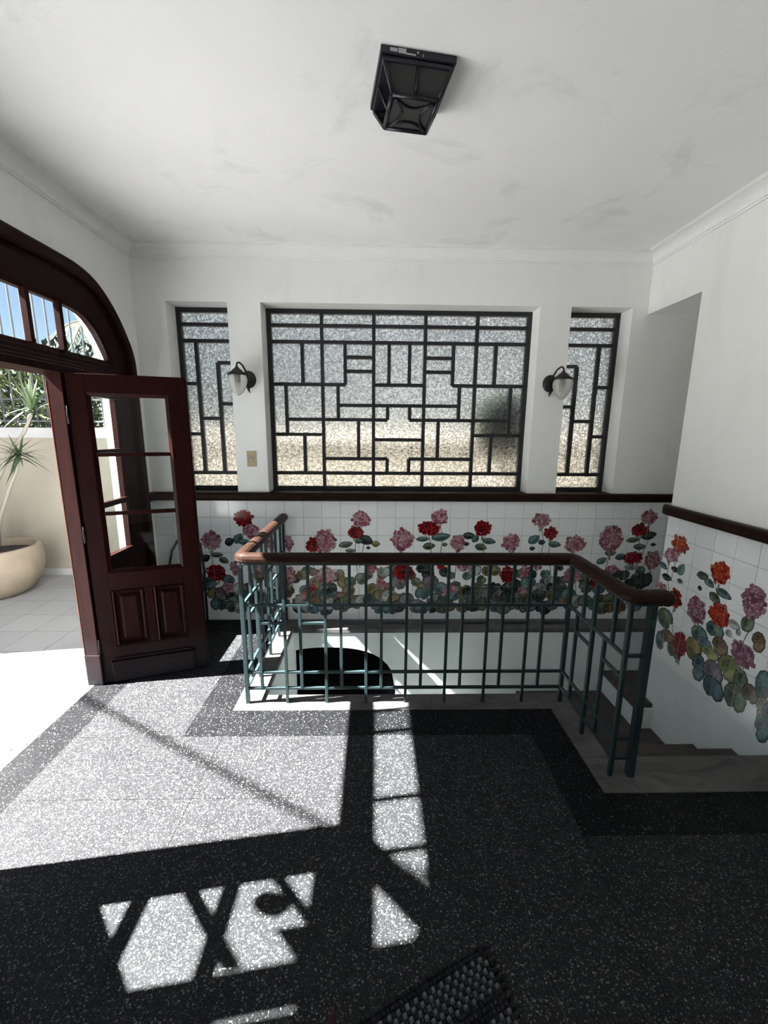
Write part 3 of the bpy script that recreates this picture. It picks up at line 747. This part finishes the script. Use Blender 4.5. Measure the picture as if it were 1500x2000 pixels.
lp('kick_board',newbox(0.05,LW-.075,-0.014,0.001,z0,0.125,bev=.006)); lp('kick_moulding',newbox(0.05,LW-.075,-0.022,0.001,0.125,0.146,bev=.005)); lp('kick_moulding',newbox(0.06,LW-.085,-0.010,0.001,0.150,0.163,bev=.003))
lp('edge_strip',newbox(LW,LW+.004,0.004,LT-.004,z0+.01,1.83),m_wood)
for z in (0.25,0.95,1.62): lp('hinge',tube(bmesh.new(),[(-0.006,-0.004,z-.05),(-0.006,-0.004,z+.05)],0.007,10),m_bronze,hs_)
part('sunlit_edge',newbox(-1.7535,-1.7505,2.3288,2.345,0.20,1.80),m_wood_red,door)  # thin strip of sunlight put into the colour of the post edge
# ================================================================== BALUSTRADE
bal=empty('stair_balustrade',(0.18,2.148,0.004)); tag(bal,'green iron stair railing with a mahogany handrail','railing')
def bp(name,p,q,s=0.016): return part(name,sqbar(bmesh.new(),p,q,s),m_green,bal)
ZM,ZS,ZL,ZB,ZT,ZF=0.603,0.497,0.197,0.097,0.842,0.004
YB=2.148; BX=[-0.726+0.2259*k for k in range(9)]; XE=BX[-1]; XW=BX[0]
for i,x in enumerate(BX): bp('post',(x,YB,ZF),(x,YB,ZT),0.022 if i in (0,8) else 0.016)
for z in (ZM,ZL,ZB): bp('rail',(XW,YB,z),(XE,YB,z),0.0145)
for x in BX[:-1]:
    bp('baluster',(x+.086,YB,ZB),(x+.086,YB,ZM)); bp('baluster',(x+.135,YB,ZM),(x+.135,YB,ZT)); bp('short_bar',(x+.086,YB,ZS),(x+.2259,YB,ZS),0.0145)
# right return
RY=[YB,1.8815,1.615]
for y in RY[1:]: bp('post',(XE,y,ZF),(XE,y,ZT),0.018)
for z in (ZM,ZL,ZB): bp('rail',(XE,1.615,z),(XE,YB,z),0.0145)
for y in RY[:-1]:
    bp('baluster',(XE,y-.108,ZB),(XE,y-.108,ZM)); bp('baluster',(XE,y-.163,ZM),(XE,y-.163,ZT)); bp('short_bar',(XE,y-.2665,ZS),(XE,y-.108,ZS),0.0145)
XN=1.172; bp('newel',(XN,1.615,ZF),(XN,1.615,ZT),0.030)
for z in (ZM,ZL,ZB): bp('short_bar',(XE,1.615,z),(XN,1.615,z),0.0145)
# left return to the wall
LY=[YB+0.2625*k for k in range(5)]
for y in LY[1:4]: bp('post',(XW,y,ZF),(XW,y,ZT),0.018)
bp('post',(XW,3.205,ZF),(XW,3.205,ZT),0.018)
for z in (ZM,ZL,ZB): bp('rail',(XW,YB,z),(XW,3.21,z),0.0145)
for y in LY[:-1]:
    bp('baluster',(XW,y+.108,ZB),(XW,y+.108,ZM)); bp('baluster',(XW,y+.160,ZM),(XW,y+.160,ZT)); bp('short_bar',(XW,y+.108,ZS),(XW,y+.2625,ZS),0.0145)
# handrail: rounded plan path
def rounded(pts,r,n=6):
    out=[Vector((*pts[0],0))]
    for i in range(1,len(pts)-1):
        p=Vector((*pts[i],0)); a=(Vector((*pts[i-1],0))-p).normalized(); c=(Vector((*pts[i+1],0))-p).normalized()
        for k in range(n+1):
            t=k/n; out.append(p+a*r*(1-t)**2+c*r*t*t)
    out.append(Vector((*pts[-1],0))); return out
def hpath(pts):
    res=[]
    for i,p in enumerate(pts):
        d0=(pts[i]-pts[i-1]).normalized() if i>0 else (pts[1]-pts[0]).normalized()
        d1=(pts[i+1]-pts[i]).normalized() if i<len(pts)-1 else d0
        n0=Vector((-d0.y,d0.x,0)); n1=Vector((-d1.y,d1.x,0)); m=(n0+n1); m=m/ m.length; m=m/max(.4,m.dot(n0)); res.append((p,m,U))
    return res
HP=hpath(rounded([(XW,3.222),(XW,YB),(XE,YB),(XE,1.615),(1.222,1.615)],0.045))
hr=[(-.024,.848),(-.030,.852),(-.036,.862),(-.0365,.876),(-.031,.890),(-.018,.899),(0,.902),(.018,.899),(.031,.890),(.0365,.876),(.036,.862),(.030,.852),(.024,.848)]
b=bmesh.new(); sweep(b,HP,hr); part('handrail',b,m_woodh,bal,False)
b=bmesh.new(); sweep(b,hpath(rounded([(XW,3.222),(XW,YB),(XE,YB),(XE,1.615),(1.200,1.615)],0.045)),[(-.019,.838),(.019,.838),(.019,.849),(-.019,.849)]); part('flat_strap',b,m_green,bal)
b=bmesh.new()
lathe(b,[(0,.838),(.022,.838),(.030,.846),(.036,.862),(.036,.880),(.030,.892),(0,.902)],(1.222,1.615,0),16); part('scroll_end',b,m_woodh,bal,True)
# ================================================================== LAMPS AND SWITCH
def wall_lamp(x,zp,sx,label):
    r=empty('wall_lamp',(x,D,zp)); tag(r,label,'wall lamp','pair of wall lamps between the windows')
    gx,gy=x+sx*0.045,D-0.120
    b=bmesh.new(); prof=[(0,.030),(.022,.028),(.034,.020),(.050,.014),(.056,.006),(.056,0)]
    n=20; rg=[]
    for rr,h in prof: rg.append([b.verts.new((x+rr*math.cos(2*PI*k/n),D-h,zp+1.12*rr*math.sin(2*PI*k/n))) for k in range(n)] if rr else [b.verts.new((x,D-h,zp))])
    for A,B in zip(rg,rg[1:]):
        for k in range(n):
            q=list(dict.fromkeys([A[k%len(A)],A[(k+1)%len(A)],B[(k+1)%len(B)],B[k%len(B)]])); b.faces.new(q)
    bk_=part('backplate',b,m_bronze,r,True)
    b=tube(bmesh.new(),[(x,D-.02,zp-.03),(x-sx*.004,D-.03,zp-.075),(x-sx*.010,D-.022,zp-.098)],[.016,.009,.002],8); part('tail_finial',b,m_bronze,bk_)
    arm=[(x,D-.028,zp+.02),(x+sx*.006,D-.045,zp+.055),(x+sx*.018,D-.070,zp+.090),(x+sx*.032,D-.096,zp+.106),(gx-sx*.004,gy+.010,zp+.104),(gx,gy,zp+.090),(gx,gy,zp+.066)]
    part('arm',tube(bmesh.new(),arm,.0065,8),m_bronze,r)
    part('cap',lathe(bmesh.new(),[(0,.078),(.010,.076),(.014,.066),(.026,.058),(.046,.040),(.064,.028),(.067,.020),(.064,.016),(.0,.016)],(gx,gy,zp),24),m_bronze,r,True)
    b=bmesh.new(); pf=[(.056,.016),(.064,.008),(.068,-.012),(.066,-.035),(.058,-.062),(.044,-.090),(.028,-.110),(.012,-.122),(.0,-.126)]
    lathe(b,pf,(gx,gy,zp),28); 
    for v in b.verts:
        a=math.atan2(v.co.y-gy,v.co.x-gx); q=1+0.018*math.cos(14*a); v.co.x=gx+(v.co.x-gx)*q; v.co.y=gy+(v.co.y-gy)*q
    part('glass_shade',b,m_frost,r,True)
    bs_=part('bulb_socket',lathe(bmesh.new(),[(0,.016),(.018,.016),(.018,-.030),(.012,-.034),(0,-.034)],(gx,gy,zp),12),m_bronze,r)
    part('bulb',lathe(bmesh.new(),[(.012,-.034),(.020,-.050),(.020,-.062),(.012,-.076),(0,-.080)],(gx,gy,zp),12),m_frost,bs_,True)
    return r
wall_lamp(-0.943,1.912,-1,'bronze wall lamp with glass acorn shade, above the light switch')
wall_lamp(1.316,1.905,1,'bronze wall lamp with glass acorn shade, on the pillar nearest the passage')
sw_=empty('light_switch',(-0.952,D,1.325)); tag(sw_,'yellowed light switch plate on the left pillar','switch')
part('plate',newbox(-0.987,-0.917,D-.008,D-.0005,1.267,1.386,bev=.003),m_beige,sw_); rf_=part('rocker_frame',newbox(-0.974,-0.932,D-.0105,D-.0075,1.300,1.352,bev=.001),m_greyp,sw_)
part('rocker',newbox(-0.968,-0.938,D-.0135,D-.010,1.306,1.326,bev=.001),m_beige,rf_)
# ceiling lantern
ln=empty('ceiling_lantern',(0.124,1.787,ZC),math.radians(8.4)); tag(ln,'black square flared iron lantern mounted flush on the ceiling','ceiling lamp')
def lo(name,bm,mat=None): return obj(name,bm,mat or m_lant,ln)
def ring4(b,h0,h1,za,zb,t):
    for i in range(4):
        c,s=[(1,0),(0,1),(-1,0),(0,-1)][i],None
    return b
Tz,Bz,hT,hB=-0.034,-0.104,0.117,0.082
b=newbox(-.131,.131,-.131,.131,-.022,0.0,bev=.003); box(b,-.123,.123,-.123,.123,-.036,-.022,bev=.003); lo('ceiling_plate',b)
def bar(p,q,w): 
    b=bmesh.new(); tube(b,[p,q],w,4); return b
C4=[(1,1),(-1,1),(-1,-1),(1,-1)]
for sx,sy in C4: lo('corner_bar',bar((sx*hT,sy*hT,Tz),(sx*hB,sy*hB,Bz),.008))
for (ax,ay),(bx_,by_) in zip(C4,C4[1:]+C4[:1]):
    lo('base_bar',bar((ax*hB,ay*hB,Bz),(bx_*hB,by_*hB,Bz),.009))
    mx,my=(ax+bx_)/2,(ay+by_)/2
    lo('mid_bar',bar((mx*hT,my*hT,Tz),(mx*hB,my*hB,Bz),.006))
    b=bmesh.new()
    k=.985; b.faces.new([b.verts.new(p) for p in ((ax*hT*k,ay*hT*k,Tz),(bx_*hT*k,by_*hT*k,Tz),(bx_*hB*k,by_*hB*k,Bz),(ax*hB*k,ay*hB*k,Bz))])
    k=.955; b.faces.new([b.verts.new(p) for p in ((ax*hT*k,ay*hT*k,Tz),(bx_*hT*k,by_*hT*k,Tz),(bx_*hB*k,by_*hB*k,Bz),(ax*hB*k,ay*hB*k,Bz))])
    if not (mx<-.5): lo('glass_pane',b,m_lglass)
    else: b.free()
bg_=lo('base_glass',newbox(-hB,hB,-hB,hB,Bz+.001,Bz+.004),m_lglass)
for i in range(4):
    a=i*PI/2; pts=[]
    for k in range(9):
        t=-1+2*k/8; d=hB*(0.42+0.46*t*t); q=t*hB*0.84
        pts.append((q*math.cos(a)-d*math.sin(a),q*math.sin(a)+d*math.cos(a),Bz-.003))
    obj('scroll_arc',tube(bmesh.new(),pts,.0045,6),m_lant,bg_)
b=bmesh.new()
for x0,x1,za,zb in ((-.10,-.075,-.016,-.006),(-.072,-.045,-.018,-.004),(-.045,-.012,-.019,-.015),(-.008,-.002,-.012,-.006),(.012,.015,-.019,-.012)): box(b,x0,x1,-.1317,-.1308,za,zb)
lo('flaked_patch',b,m_chip)
# hose against the back wall
b=tube(bmesh.new(),[(-1.62,3.17,0.012),(-1.64,3.18,.25),(-1.635,3.19,.48),(-1.61,3.20,.60),(-1.56,3.20,.68),(-1.50,3.20,.725),(-1.43,3.20,.73),(-1.38,3.19,.66),(-1.36,3.18,.45),(-1.36,3.17,.012)],.010,8)
tag(obj('rubber_hose',b,m_cable),'black rubber hose arched against the tiles behind the door leaf','hose')
# ================================================================== RUG
ra=math.atan2(-0.40,-0.917)
rug=empty('woven_rug',(0.323,0.984,0.0),0); tag(rug,'black and grey woven rag rug at the bottom edge','rug')
uu=Vector((-0.917,-0.40,0)); vv=Vector((0.34,-0.94,0)).normalized()
RL,RW_,cs=0.95,0.62,0.0135
def rz(a,c): return 0.006+0.005*math.sin(c*34+0.6)*math.sin(a*6+1)+0.010*math.exp(-((c-0.12)/0.025)**2)
def rp(a,c,h=0): p=uu*a+vv*c; return (p.x,p.y,max(.002,rz(a,c)+h))
b=bmesh.new(); NA,NC=40,30
g=[[b.verts.new(rp(RL*i/NA,RW_*j/NC,-.003)) for j in range(NC+1)] for i in range(NA+1)]
for i in range(NA):
    for j in range(NC): b.faces.new((g[i][j],g[i+1][j],g[i+1][j+1],g[i][j+1]))
obj('backing',b,m_rugB,rug)
b=bmesh.new(); rnd=random.Random(3); na=int(RL/cs); nc=int(RW_/cs)
for i in range(na):
    for j in range(nc):
        dark=(j in (0,1)) or (8<=j<=10) or (24<=j<=26)
        m=1 if dark or ((i+j)%2==0) else 0
        a0,c0=i*cs,j*cs; q=cs*.46; h=.0035+(.002 if (i+j)%2 else 0)+rnd.uniform(0,.001); ac_,cc_=a0+cs/2,c0+cs/2
        lo4=[b.verts.new(rp(ac_+s*q,cc_+t*q,-.001)) for s,t in ((-1,-1),(1,-1),(1,1),(-1,1))]; hi4=[b.verts.new(rp(ac_+s*q*.6,cc_+t*q*.6,h)) for s,t in ((-1,-1),(1,-1),(1,1),(-1,1))]
        f=b.faces.new(hi4); f.material_index=m
        for k in range(4):
            f=b.faces.new((lo4[k],lo4[(k+1)%4],hi4[(k+1)%4],hi4[k])); f.material_index=m
o=obj('weave',b,[m_rugA,m_rugB],rug); o['kind']='stuff'
b=bmesh.new()
for j in range(int(RW_/.02)):
    c=j*.02+.01; p0=Vector(rp(0,c)); e=p0-uu*rnd.uniform(.018,.03)+vv*rnd.uniform(-.006,.006); e.z=.003
    tube(b,[p0,(p0+e)/2+U*.003,e],[.006,.006,.004],5)
o=obj('fringe',b,m_rugB,rug); o['kind']='stuff'
b=tube(bmesh.new(),[Vector(rp(.46,-.002)),Vector(rp(.465,-.03,-.002)),Vector(rp(.45,-.05,-.004))],[.008,.008,.004],6); obj('tassel',b,m_rugR,rug)
# ================================================================== PAINTED GERANIUMS ON THE TILES
def paint_mat(name,axis,off,pitch):
    m,t,bs=M(name,(1,1,1),0.14)
    at=node(t,'ShaderNodeAttribute',attribute_name='paint'); 
    n=noise(t,coords(t),60,4,0.6)
    col=mixc(t,0.55,at.outputs['Color'],mixc(t,1.0,at.outputs['Color'],ramp(t,n,[(0.3,(0.45,0.45,0.45)),(0.7,(1.5,1.5,1.5))]),'MULTIPLY'))
    t.links.new(col,bs.inputs['Base Color'])
    g=node(t,'ShaderNodeNewGeometry'); sp=node(t,'ShaderNodeSeparateXYZ'); t.links.new(g.outputs['Position'],sp.inputs[0])
    def line(src,o,p):
        f=math_(t,'FRACT',math_(t,'DIVIDE',math_(t,'SUBTRACT',src,o),p)); return math_(t,'LESS_THAN',math_(t,'ABSOLUTE',math_(t,'SUBTRACT',f,0.5)),0.4940)
    keep=math_(t,'MULTIPLY',line(sp.outputs[axis],off-100*pitch,pitch),line(sp.outputs[2],-100*PZ,PZ))
    tr=node(t,'ShaderNodeBsdfTransparent'); mx=node(t,'ShaderNodeMixShader'); out=t.nodes['Material Output']
    t.links.new(keep,mx.inputs[0]); t.links.new(tr.outputs[0],mx.inputs[1]); t.links.new(bs.outputs[0],mx.inputs[2]); t.links.new(mx.outputs[0],out.inputs[0])
    return m
m_paintB=paint_mat('tile_painting_back',0,-1.296,PX); m_paintR=paint_mat('tile_painting_right',1,2.599,0.145)
class Paint:
    """flat shapes painted on a wall plane: u along the wall, z up"""
    def __init__(s,wall): s.w=wall; s.bm=bmesh.new(); s.lay=s.bm.loops.layers.float_color.new('paint'); s.k=0
    def poly(s,pts,col):
        s.k+=1; h=0.0103+BASE[s.w]+s.k*1.2e-6
        vs=[s.bm.verts.new((u,D-h,z) if s.w=='B' else (XR-h,u,z)) for u,z in pts]
        f=s.bm.faces.new(vs)
        for l in f.loops: l[s.lay]=(*col,1)
    def done(s,name):
        me=bpy.data.meshes.new(name); s.bm.to_mesh(me); s.bm.free(); me.materials.append(m_paintB if s.w=='B' else m_paintR)
        BASE[s.w]+=3e-6
        return link(name,me,wall_back if s.w=='B' else wall_right)
BASE={'B':0.0,'R':0.0}
PR=random.Random(99)
def jit(c,v): 
    k=1+PR.uniform(-v,v); return tuple(max(0.0,min(1.0,x*k)) for x in c)
HC={'p':[(0.30,0.085,0.13),(0.40,0.21,0.235),(0.46,0.32,0.33),(0.20,0.04,0.075)],'r':[(0.28,0.008,0.010),(0.17,0.005,0.009),(0.07,0.004,0.008),(0.38,0.022,0.010)],
    'o':[(0.36,0.03,0.010),(0.42,0.075,0.014),(0.24,0.008,0.010),(0.15,0.006,0.012)],'v':[(0.24,0.095,0.15),(0.34,0.21,0.26),(0.15,0.04,0.08),(0.30,0.15,0.18)]}
LC={'d':(0.022,0.034,0.032),'t':(0.065,0.125,0.120),'g':(0.085,0.115,0.075),'o':(0.15,0.12,0.05),'y':(0.24,0.26,0.235),'b':(0.080,0.130,0.155),'n':(0.13,0.080,0.045),'e':(0.18,0.195,0.08),'u':(0.125,0.105,0.125)}
def floret(P,u,z,r,col,edge):
    n=5; a0=PR.uniform(0,PI); pts=[];pt2=[]
    for k in range(20):
        a=a0+2*PI*k/20; q=0.74+0.30*abs(math.cos(n*a/2)); pts.append((u+r*1.14*q*math.cos(a),z+r*1.14*q*math.sin(a))); pt2.append((u+r*.94*q*math.cos(a),z+r*.94*q*math.sin(a)))
    P.poly(pts,edge); P.poly(pt2,col)
    P.poly([(u+r*.2*math.cos(a),z+r*.2*math.sin(a)) for a in (0,2.1,4.2)],(0.62,0.45,0.35) if PR.random()<.45 else edge)
def head(wall,kind,u,z,wd,h):
    P=Paint(wall); cols=HC[kind]; n=max(8,int(wd*h*2300))
    # stalks below
    for k in range(3): 
        x0=u+PR.uniform(-.3,.3)*wd; P.poly([(x0-.002,z-h*.3),(x0+.002,z-h*.3),(u+PR.uniform(-.1,.1)*wd+.003,z-h*.75),(u+PR.uniform(-.1,.1)*wd-.003,z-h*.75)],(0.20,0.22,0.13))
    L=[]
    for i in range(n):
        r=math.sqrt((i+.5)/n); a=i*2.39996; L.append((r,a))
    PR.shuffle(L); L.sort(key=lambda q:-q[0])
    for r,a in L:
        fu=u+.46*wd*r*math.cos(a)*PR.uniform(.85,1.12); fz=z+.46*h*r*math.sin(a)*PR.uniform(.85,1.12)
        c=PR.choice(cols[:3] if r<.7 else cols); e=tuple(x*.35 for x in cols[0])
        floret(P,fu,fz,PR.uniform(.0100,.0155),jit(c,.2),e)
    P.done('painted_flower')
def pleaf(wall,kind,u,z,wd,h,ang,pointed):
    P=Paint(wall); a0=math.radians(ang); wd*=1.25; h*=1.25; c=jit(LC[kind],.2); e=tuple(x*.22 for x in c); lt=tuple(min(1,x*1.55+.02) for x in c); dk=tuple(x*.5 for x in c)
    def pt(a,f):
        if pointed: r=1.0; x=math.cos(a); y=0.72*math.sin(a)*abs(math.sin(a))**0.55*(1-.18*math.cos(a)); q=f
        else: q=f*(0.965+.035*math.cos(9*a))*(1-.30*math.exp(-((abs(((a-PI+PI)%(2*PI))-PI))/.28)**2)); x=math.cos(a); y=math.sin(a)
        X=x*q*.5; Y=y*q*.5
        if pointed: return (u+wd*(X*math.cos(a0)-Y*math.sin(a0)), z+h*(X*math.sin(a0)+Y*math.cos(a0)))
        ca,sa=math.cos(a0-PI/2),math.sin(a0-PI/2); return (u+wd*(X*ca-Y*sa), z+h*(X*sa+Y*ca))
    A=[2*PI*k/26 for k in range(26)]
    P.poly([pt(a,1.05) for a in A],e); P.poly([pt(a,.96) for a in A],c)
    P.poly([pt(a,.80) for a in A[2:13]]+[pt(A[7],.1)],lt); P.poly([pt(a,.72) for a in A[15:24]]+[pt(A[19],.1)],dk)
    for k in range(7):
        a=PI*.25+k*2*PI*.78/6; p=pt(a,.8); q=pt(a+PI,.02); dx,dz_=p[0]-q[0],p[1]-q[1]; L=math.hypot(dx,dz_)+1e-6; nx,nz=-dz_/L*.0011,dx/L*.0011
        P.poly([(q[0]-nx,q[1]-nz),(p[0]-nx*.3,p[1]-nz*.3),(p[0]+nx*.3,p[1]+nz*.3),(q[0]+nx,q[1]+nz)],e if k%2 else lt)
    P.done('painted_leaf')
def pstem(wall,pts,wd=.004,col=(0.22,0.25,0.14)):
    P=Paint(wall)
    for (u0,z0),(u1,z1) in zip(pts,pts[1:]):
        dx,dz_=u1-u0,z1-z0; L=math.hypot(dx,dz_); nx,nz=-dz_/L*wd/2,dx/L*wd/2
        P.poly([(u0-nx*1.6,z0-nz*1.6),(u1-nx*1.6,z1-nz*1.6),(u1+nx*1.6,z1+nz*1.6),(u0+nx*1.6,z0+nz*1.6)],tuple(x*.4 for x in col))
        P.poly([(u0-nx,z0-nz),(u1-nx,z1-nz),(u1+nx,z1+nz),(u0+nx,z0+nz)],col)
    P.done('painted_stem')
HEADS_B = [('p', -1.302, 0.677, 0.164, 0.153), ('r', -1.037, 0.86, 0.146, 0.132), ('p', -0.983, 0.754, 0.138, 0.107), ('r', -1.282, 0.412, 0.167, 0.139), ('p', -1.134, 0.458, 0.07, 0.102), ('p', -1.203, 0.281, 0.097, 0.094), ('p', -0.688, 0.66, 0.061, 0.118), ('p', -0.832, 0.651, 0.07, 0.1), ('r', -0.497, 0.642, 0.122, 0.127), ('p', -0.4, 0.67, 0.175, 0.208), ('p', -0.397, 0.384, 0.169, 0.15), ('p', -0.694, 0.384, 0.088, 0.168), ('r', -0.506, 0.276, 0.054, 0.047), ('o', -0.574, 0.224, 0.054, 0.057), ('p', -0.938, 0.431, 0.079, 0.083), ('p', -0.11, 0.854, 0.147, 0.133), ('r', -0.154, 0.747, 0.131, 0.099), ('p', 0.219, 0.689, 0.185, 0.181), ('r', 0.432, 0.78, 0.184, 0.117), ('p', 0.517, 0.874, 0.14, 0.125), ('r', 0.863, 0.786, 0.141, 0.135), ('p', 0.67, 0.663, 0.115, 0.155), ('r', 0.228, 0.417, 0.17, 0.131), ('p', -0.026, 0.45, 0.08, 0.084), ('p', 0.05, 0.319, 0.081, 0.085), ('r', 0.539, 0.469, 0.072, 0.047), ('p', 0.719, 0.46, 0.099, 0.056), ('p', 0.646, 0.271, 0.081, 0.076), ('p', 0.574, 0.242, 0.063, 0.057), ('p', 1.104, 0.669, 0.147, 0.141), ('p', 1.337, 0.852, 0.146, 0.12), ('r', 1.419, 0.745, 0.11, 0.103), ('p', 1.625, 0.656, 0.176, 0.142), ('p', 1.917, 0.699, 0.194, 0.236), ('p', 2.203, 0.882, 0.138, 0.111), ('r', 2.144, 0.775, 0.148, 0.103), ('r', 2.118, 0.537, 0.169, 0.106), ('p', 2.28, 0.518, 0.141, 0.155), ('p', 1.956, 0.44, 0.113, 0.058), ('r', 1.089, 0.396, 0.131, 0.146), ('p', 1.232, 0.42, 0.084, 0.117), ('p', 1.629, 0.382, 0.16, 0.137), ('p', 1.336, 0.464, 0.056, 0.048), ('r', 1.817, 0.333, 0.085, 0.089), ('p', 1.23, 0.254, 0.113, 0.059)]
LEAVES_B = [('d', -1.16, 0.668, 0.061, 0.072, 20), ('t', -1.09, 0.695, 0.078, 0.072, 60), ('t', -1.044, 0.668, 0.069, 0.054, 10), ('g', -1.267, 0.559, 0.078, 0.046, 0), ('g', -1.214, 0.513, 0.07, 0.055, -40), ('d', -1.361, 0.532, 0.07, 0.064, 30), ('g', -0.234, 0.647, 0.096, 0.055, 30), ('g', -0.195, 0.597, 0.07, 0.037, 0), ('o', -0.587, 0.394, 0.08, 0.075, 30), ('d', -0.071, 0.684, 0.096, 0.082, -30), ('t', -0.128, 0.675, 0.053, 0.045, 0), ('o', 0.008, 0.652, 0.053, 0.055, 0), ('d', -0.053, 0.62, 0.026, 0.027, 0), ('t', 0.386, 0.694, 0.088, 0.045, 10), ('t', 0.531, 0.712, 0.123, 0.073, 20), ('g', 0.436, 0.635, 0.08, 0.064, 10), ('g', 0.564, 0.649, 0.035, 0.037, 0), ('d', 0.756, 0.722, 0.08, 0.063, 0), ('t', 0.81, 0.699, 0.062, 0.055, 60), ('t', 0.922, 0.677, 0.089, 0.055, -20), ('g', 0.858, 0.627, 0.08, 0.064, -20), ('d', 0.741, 0.654, 0.035, 0.037, 0), ('y', 0.072, 0.417, 0.089, 0.075, 0), ('d', 0.397, 0.445, 0.098, 0.065, 0), ('t', 1.286, 0.693, 0.083, 0.075, 40), ('d', 1.352, 0.67, 0.046, 0.047, 0), ('t', 1.459, 0.651, 0.083, 0.057, -10), ('d', 1.278, 0.617, 0.037, 0.038, 0), ('t', 1.859, 0.513, 0.075, 0.058, 40), ('g', 1.926, 0.58, 0.075, 0.057, 0), ('t', 2.014, 0.547, 0.075, 0.058, 20), ('g', 2.099, 0.69, 0.093, 0.047, 20), ('d', 2.224, 0.728, 0.102, 0.075, 20), ('g', 2.162, 0.633, 0.084, 0.057, 0), ('d', 2.271, 0.652, 0.037, 0.029, 0), ('y', 2.114, 0.46, 0.094, 0.058, 0), ('d', 2.052, 0.387, 0.066, 0.069, 0), ('d', 2.236, 0.352, 0.104, 0.108, 0), ('d', 2.158, 0.333, 0.085, 0.079, 0), ('t', 1.402, 0.401, 0.065, 0.058, 0), ('d', 1.524, 0.45, 0.037, 0.039, 0)]
HEADS_R = [('o', 2.573, 0.832, 0.142, 0.12), ('p', 2.641, 0.74, 0.12, 0.102), ('p', 2.68, 0.498, 0.104, 0.067), ('r', 2.541, 0.475, 0.104, 0.128), ('o', 2.237, 0.762, 0.138, 0.143), ('v', 2.358, 0.473, 0.148, 0.18), ('o', 2.2, 0.518, 0.158, 0.137), ('v', 2.005, 0.683, 0.137, 0.193), ('r', 2.449, 0.193, 0.126, 0.176), ('v', 2.01, 0.377, 0.16, 0.14)]
LEAVES_R = [('t', 2.694, 0.649, 0.073, 0.045, -30), ('d', 2.647, 0.582, 0.076, 0.051, 0), ('d', 2.583, 0.659, 0.058, 0.043, 0), ('t', 2.531, 0.677, 0.065, 0.07, 60), ('g', 2.526, 0.6, 0.042, 0.035, 0), ('g', 2.356, 0.699, 0.072, 0.052, 20), ('t', 2.3, 0.674, 0.069, 0.051, -30), ('d', 2.361, 0.616, 0.028, 0.033, 0), ('g', 2.244, 0.601, 0.074, 0.063, -30), ('b', 2.191, 0.649, 0.092, 0.055, -20), ('g', 2.015, 0.554, 0.079, 0.086, 60), ('n', 1.94, 0.486, 0.063, 0.089, -60), ('y', 2.059, 0.48, 0.025, 0.035, 0), ('y', 2.093, 0.509, 0.065, 0.054, 0), ('t', 2.207, 0.418, 0.102, 0.082, 0), ('y', 2.116, 0.444, 0.034, 0.036, 0), ('g', 2.607, 0.303, 0.12, 0.111, 60), ('b', 2.623, 0.131, 0.072, 0.105, 80), ('n', 2.562, 0.188, 0.098, 0.081, 0), ('g', 2.486, 0.125, 0.102, 0.086, 0), ('o', 2.336, 0.226, 0.107, 0.121, 40), ('t', 2.309, 0.337, 0.104, 0.086, 0), ('b', 2.259, 0.305, 0.084, 0.058, 0), ('e', 2.213, 0.266, 0.104, 0.058, -30), ('n', 2.156, 0.341, 0.091, 0.087, -60), ('b', 2.277, 0.134, 0.087, 0.139, -70), ('u', 2.172, 0.163, 0.115, 0.121, 0), ('b', 2.151, 0.076, 0.121, 0.114, 0), ('e', 2.074, 0.252, 0.125, 0.121, -40), ('g', 1.996, 0.221, 0.074, 0.117, -60), ('g', 2.01, 0.117, 0.113, 0.131, 0), ('n', 1.93, 0.194, 0.075, 0.086, 0), ('t', 1.872, 0.285, 0.07, 0.127, 80), ('n', 1.855, 0.17, 0.059, 0.1, -60), ('t', 1.834, 0.065, 0.069, 0.127, -60)]

for h in HEADS_B:
    if h[2]>0.55:
        k,u,z,wd,hh_=h; pstem('B',[(u,z-hh_*.3),(u+PR.uniform(-.03,.03),z-.18),(u+PR.uniform(-.05,.05),max(.25,z-.40))])
for h in HEADS_R:
    k,u,z,wd,hh_=h; pstem('R',[(u,z-hh_*.3),(u+PR.uniform(-.02,.02),z-.14),(u+PR.uniform(-.04,.04),max(.15,z-.26))])
x=-1.62
while x<2.25:
    for z,sz in ((PR.uniform(.33,.44),PR.uniform(.06,.09)),(PR.uniform(.22,.33),PR.uniform(.08,.115)),(PR.uniform(.15,.24),PR.uniform(.085,.12)),(PR.uniform(.095,.17),PR.uniform(.085,.115))):
        if PR.random()<.93: pleaf('B',PR.choice('ttggbdduoony'),x+PR.uniform(-.03,.03),z,sz,sz*.92,PR.uniform(-60,240),False)
    x+=PR.uniform(.062,.09)
for l in LEAVES_B: pleaf('B',*l,l[2]>.45)
for h in HEADS_B: head('B',*h)
for l in LEAVES_R: pleaf('R',l[0],l[1],l[2],l[3],l[4],180-l[5],l[2]>.5 or l[0]=='b' and l[2]>.6)
for h in HEADS_R: head('R',*h)
# the same border goes on towards the viewer on the right wall
y=1.78
while y>0.1:
    for z,sz in ((PR.uniform(.26,.36),.1),(PR.uniform(.10,.22),.12)): pleaf('R',PR.choice('ttggbdno'),y,z,sz,sz,PR.uniform(-60,240),False)
    if PR.random()<.6: head('R',PR.choice('rpvo'),y-.03,PR.uniform(.45,.82),PR.uniform(.12,.16),PR.uniform(.12,.18))
    y-=PR.uniform(.09,.15)
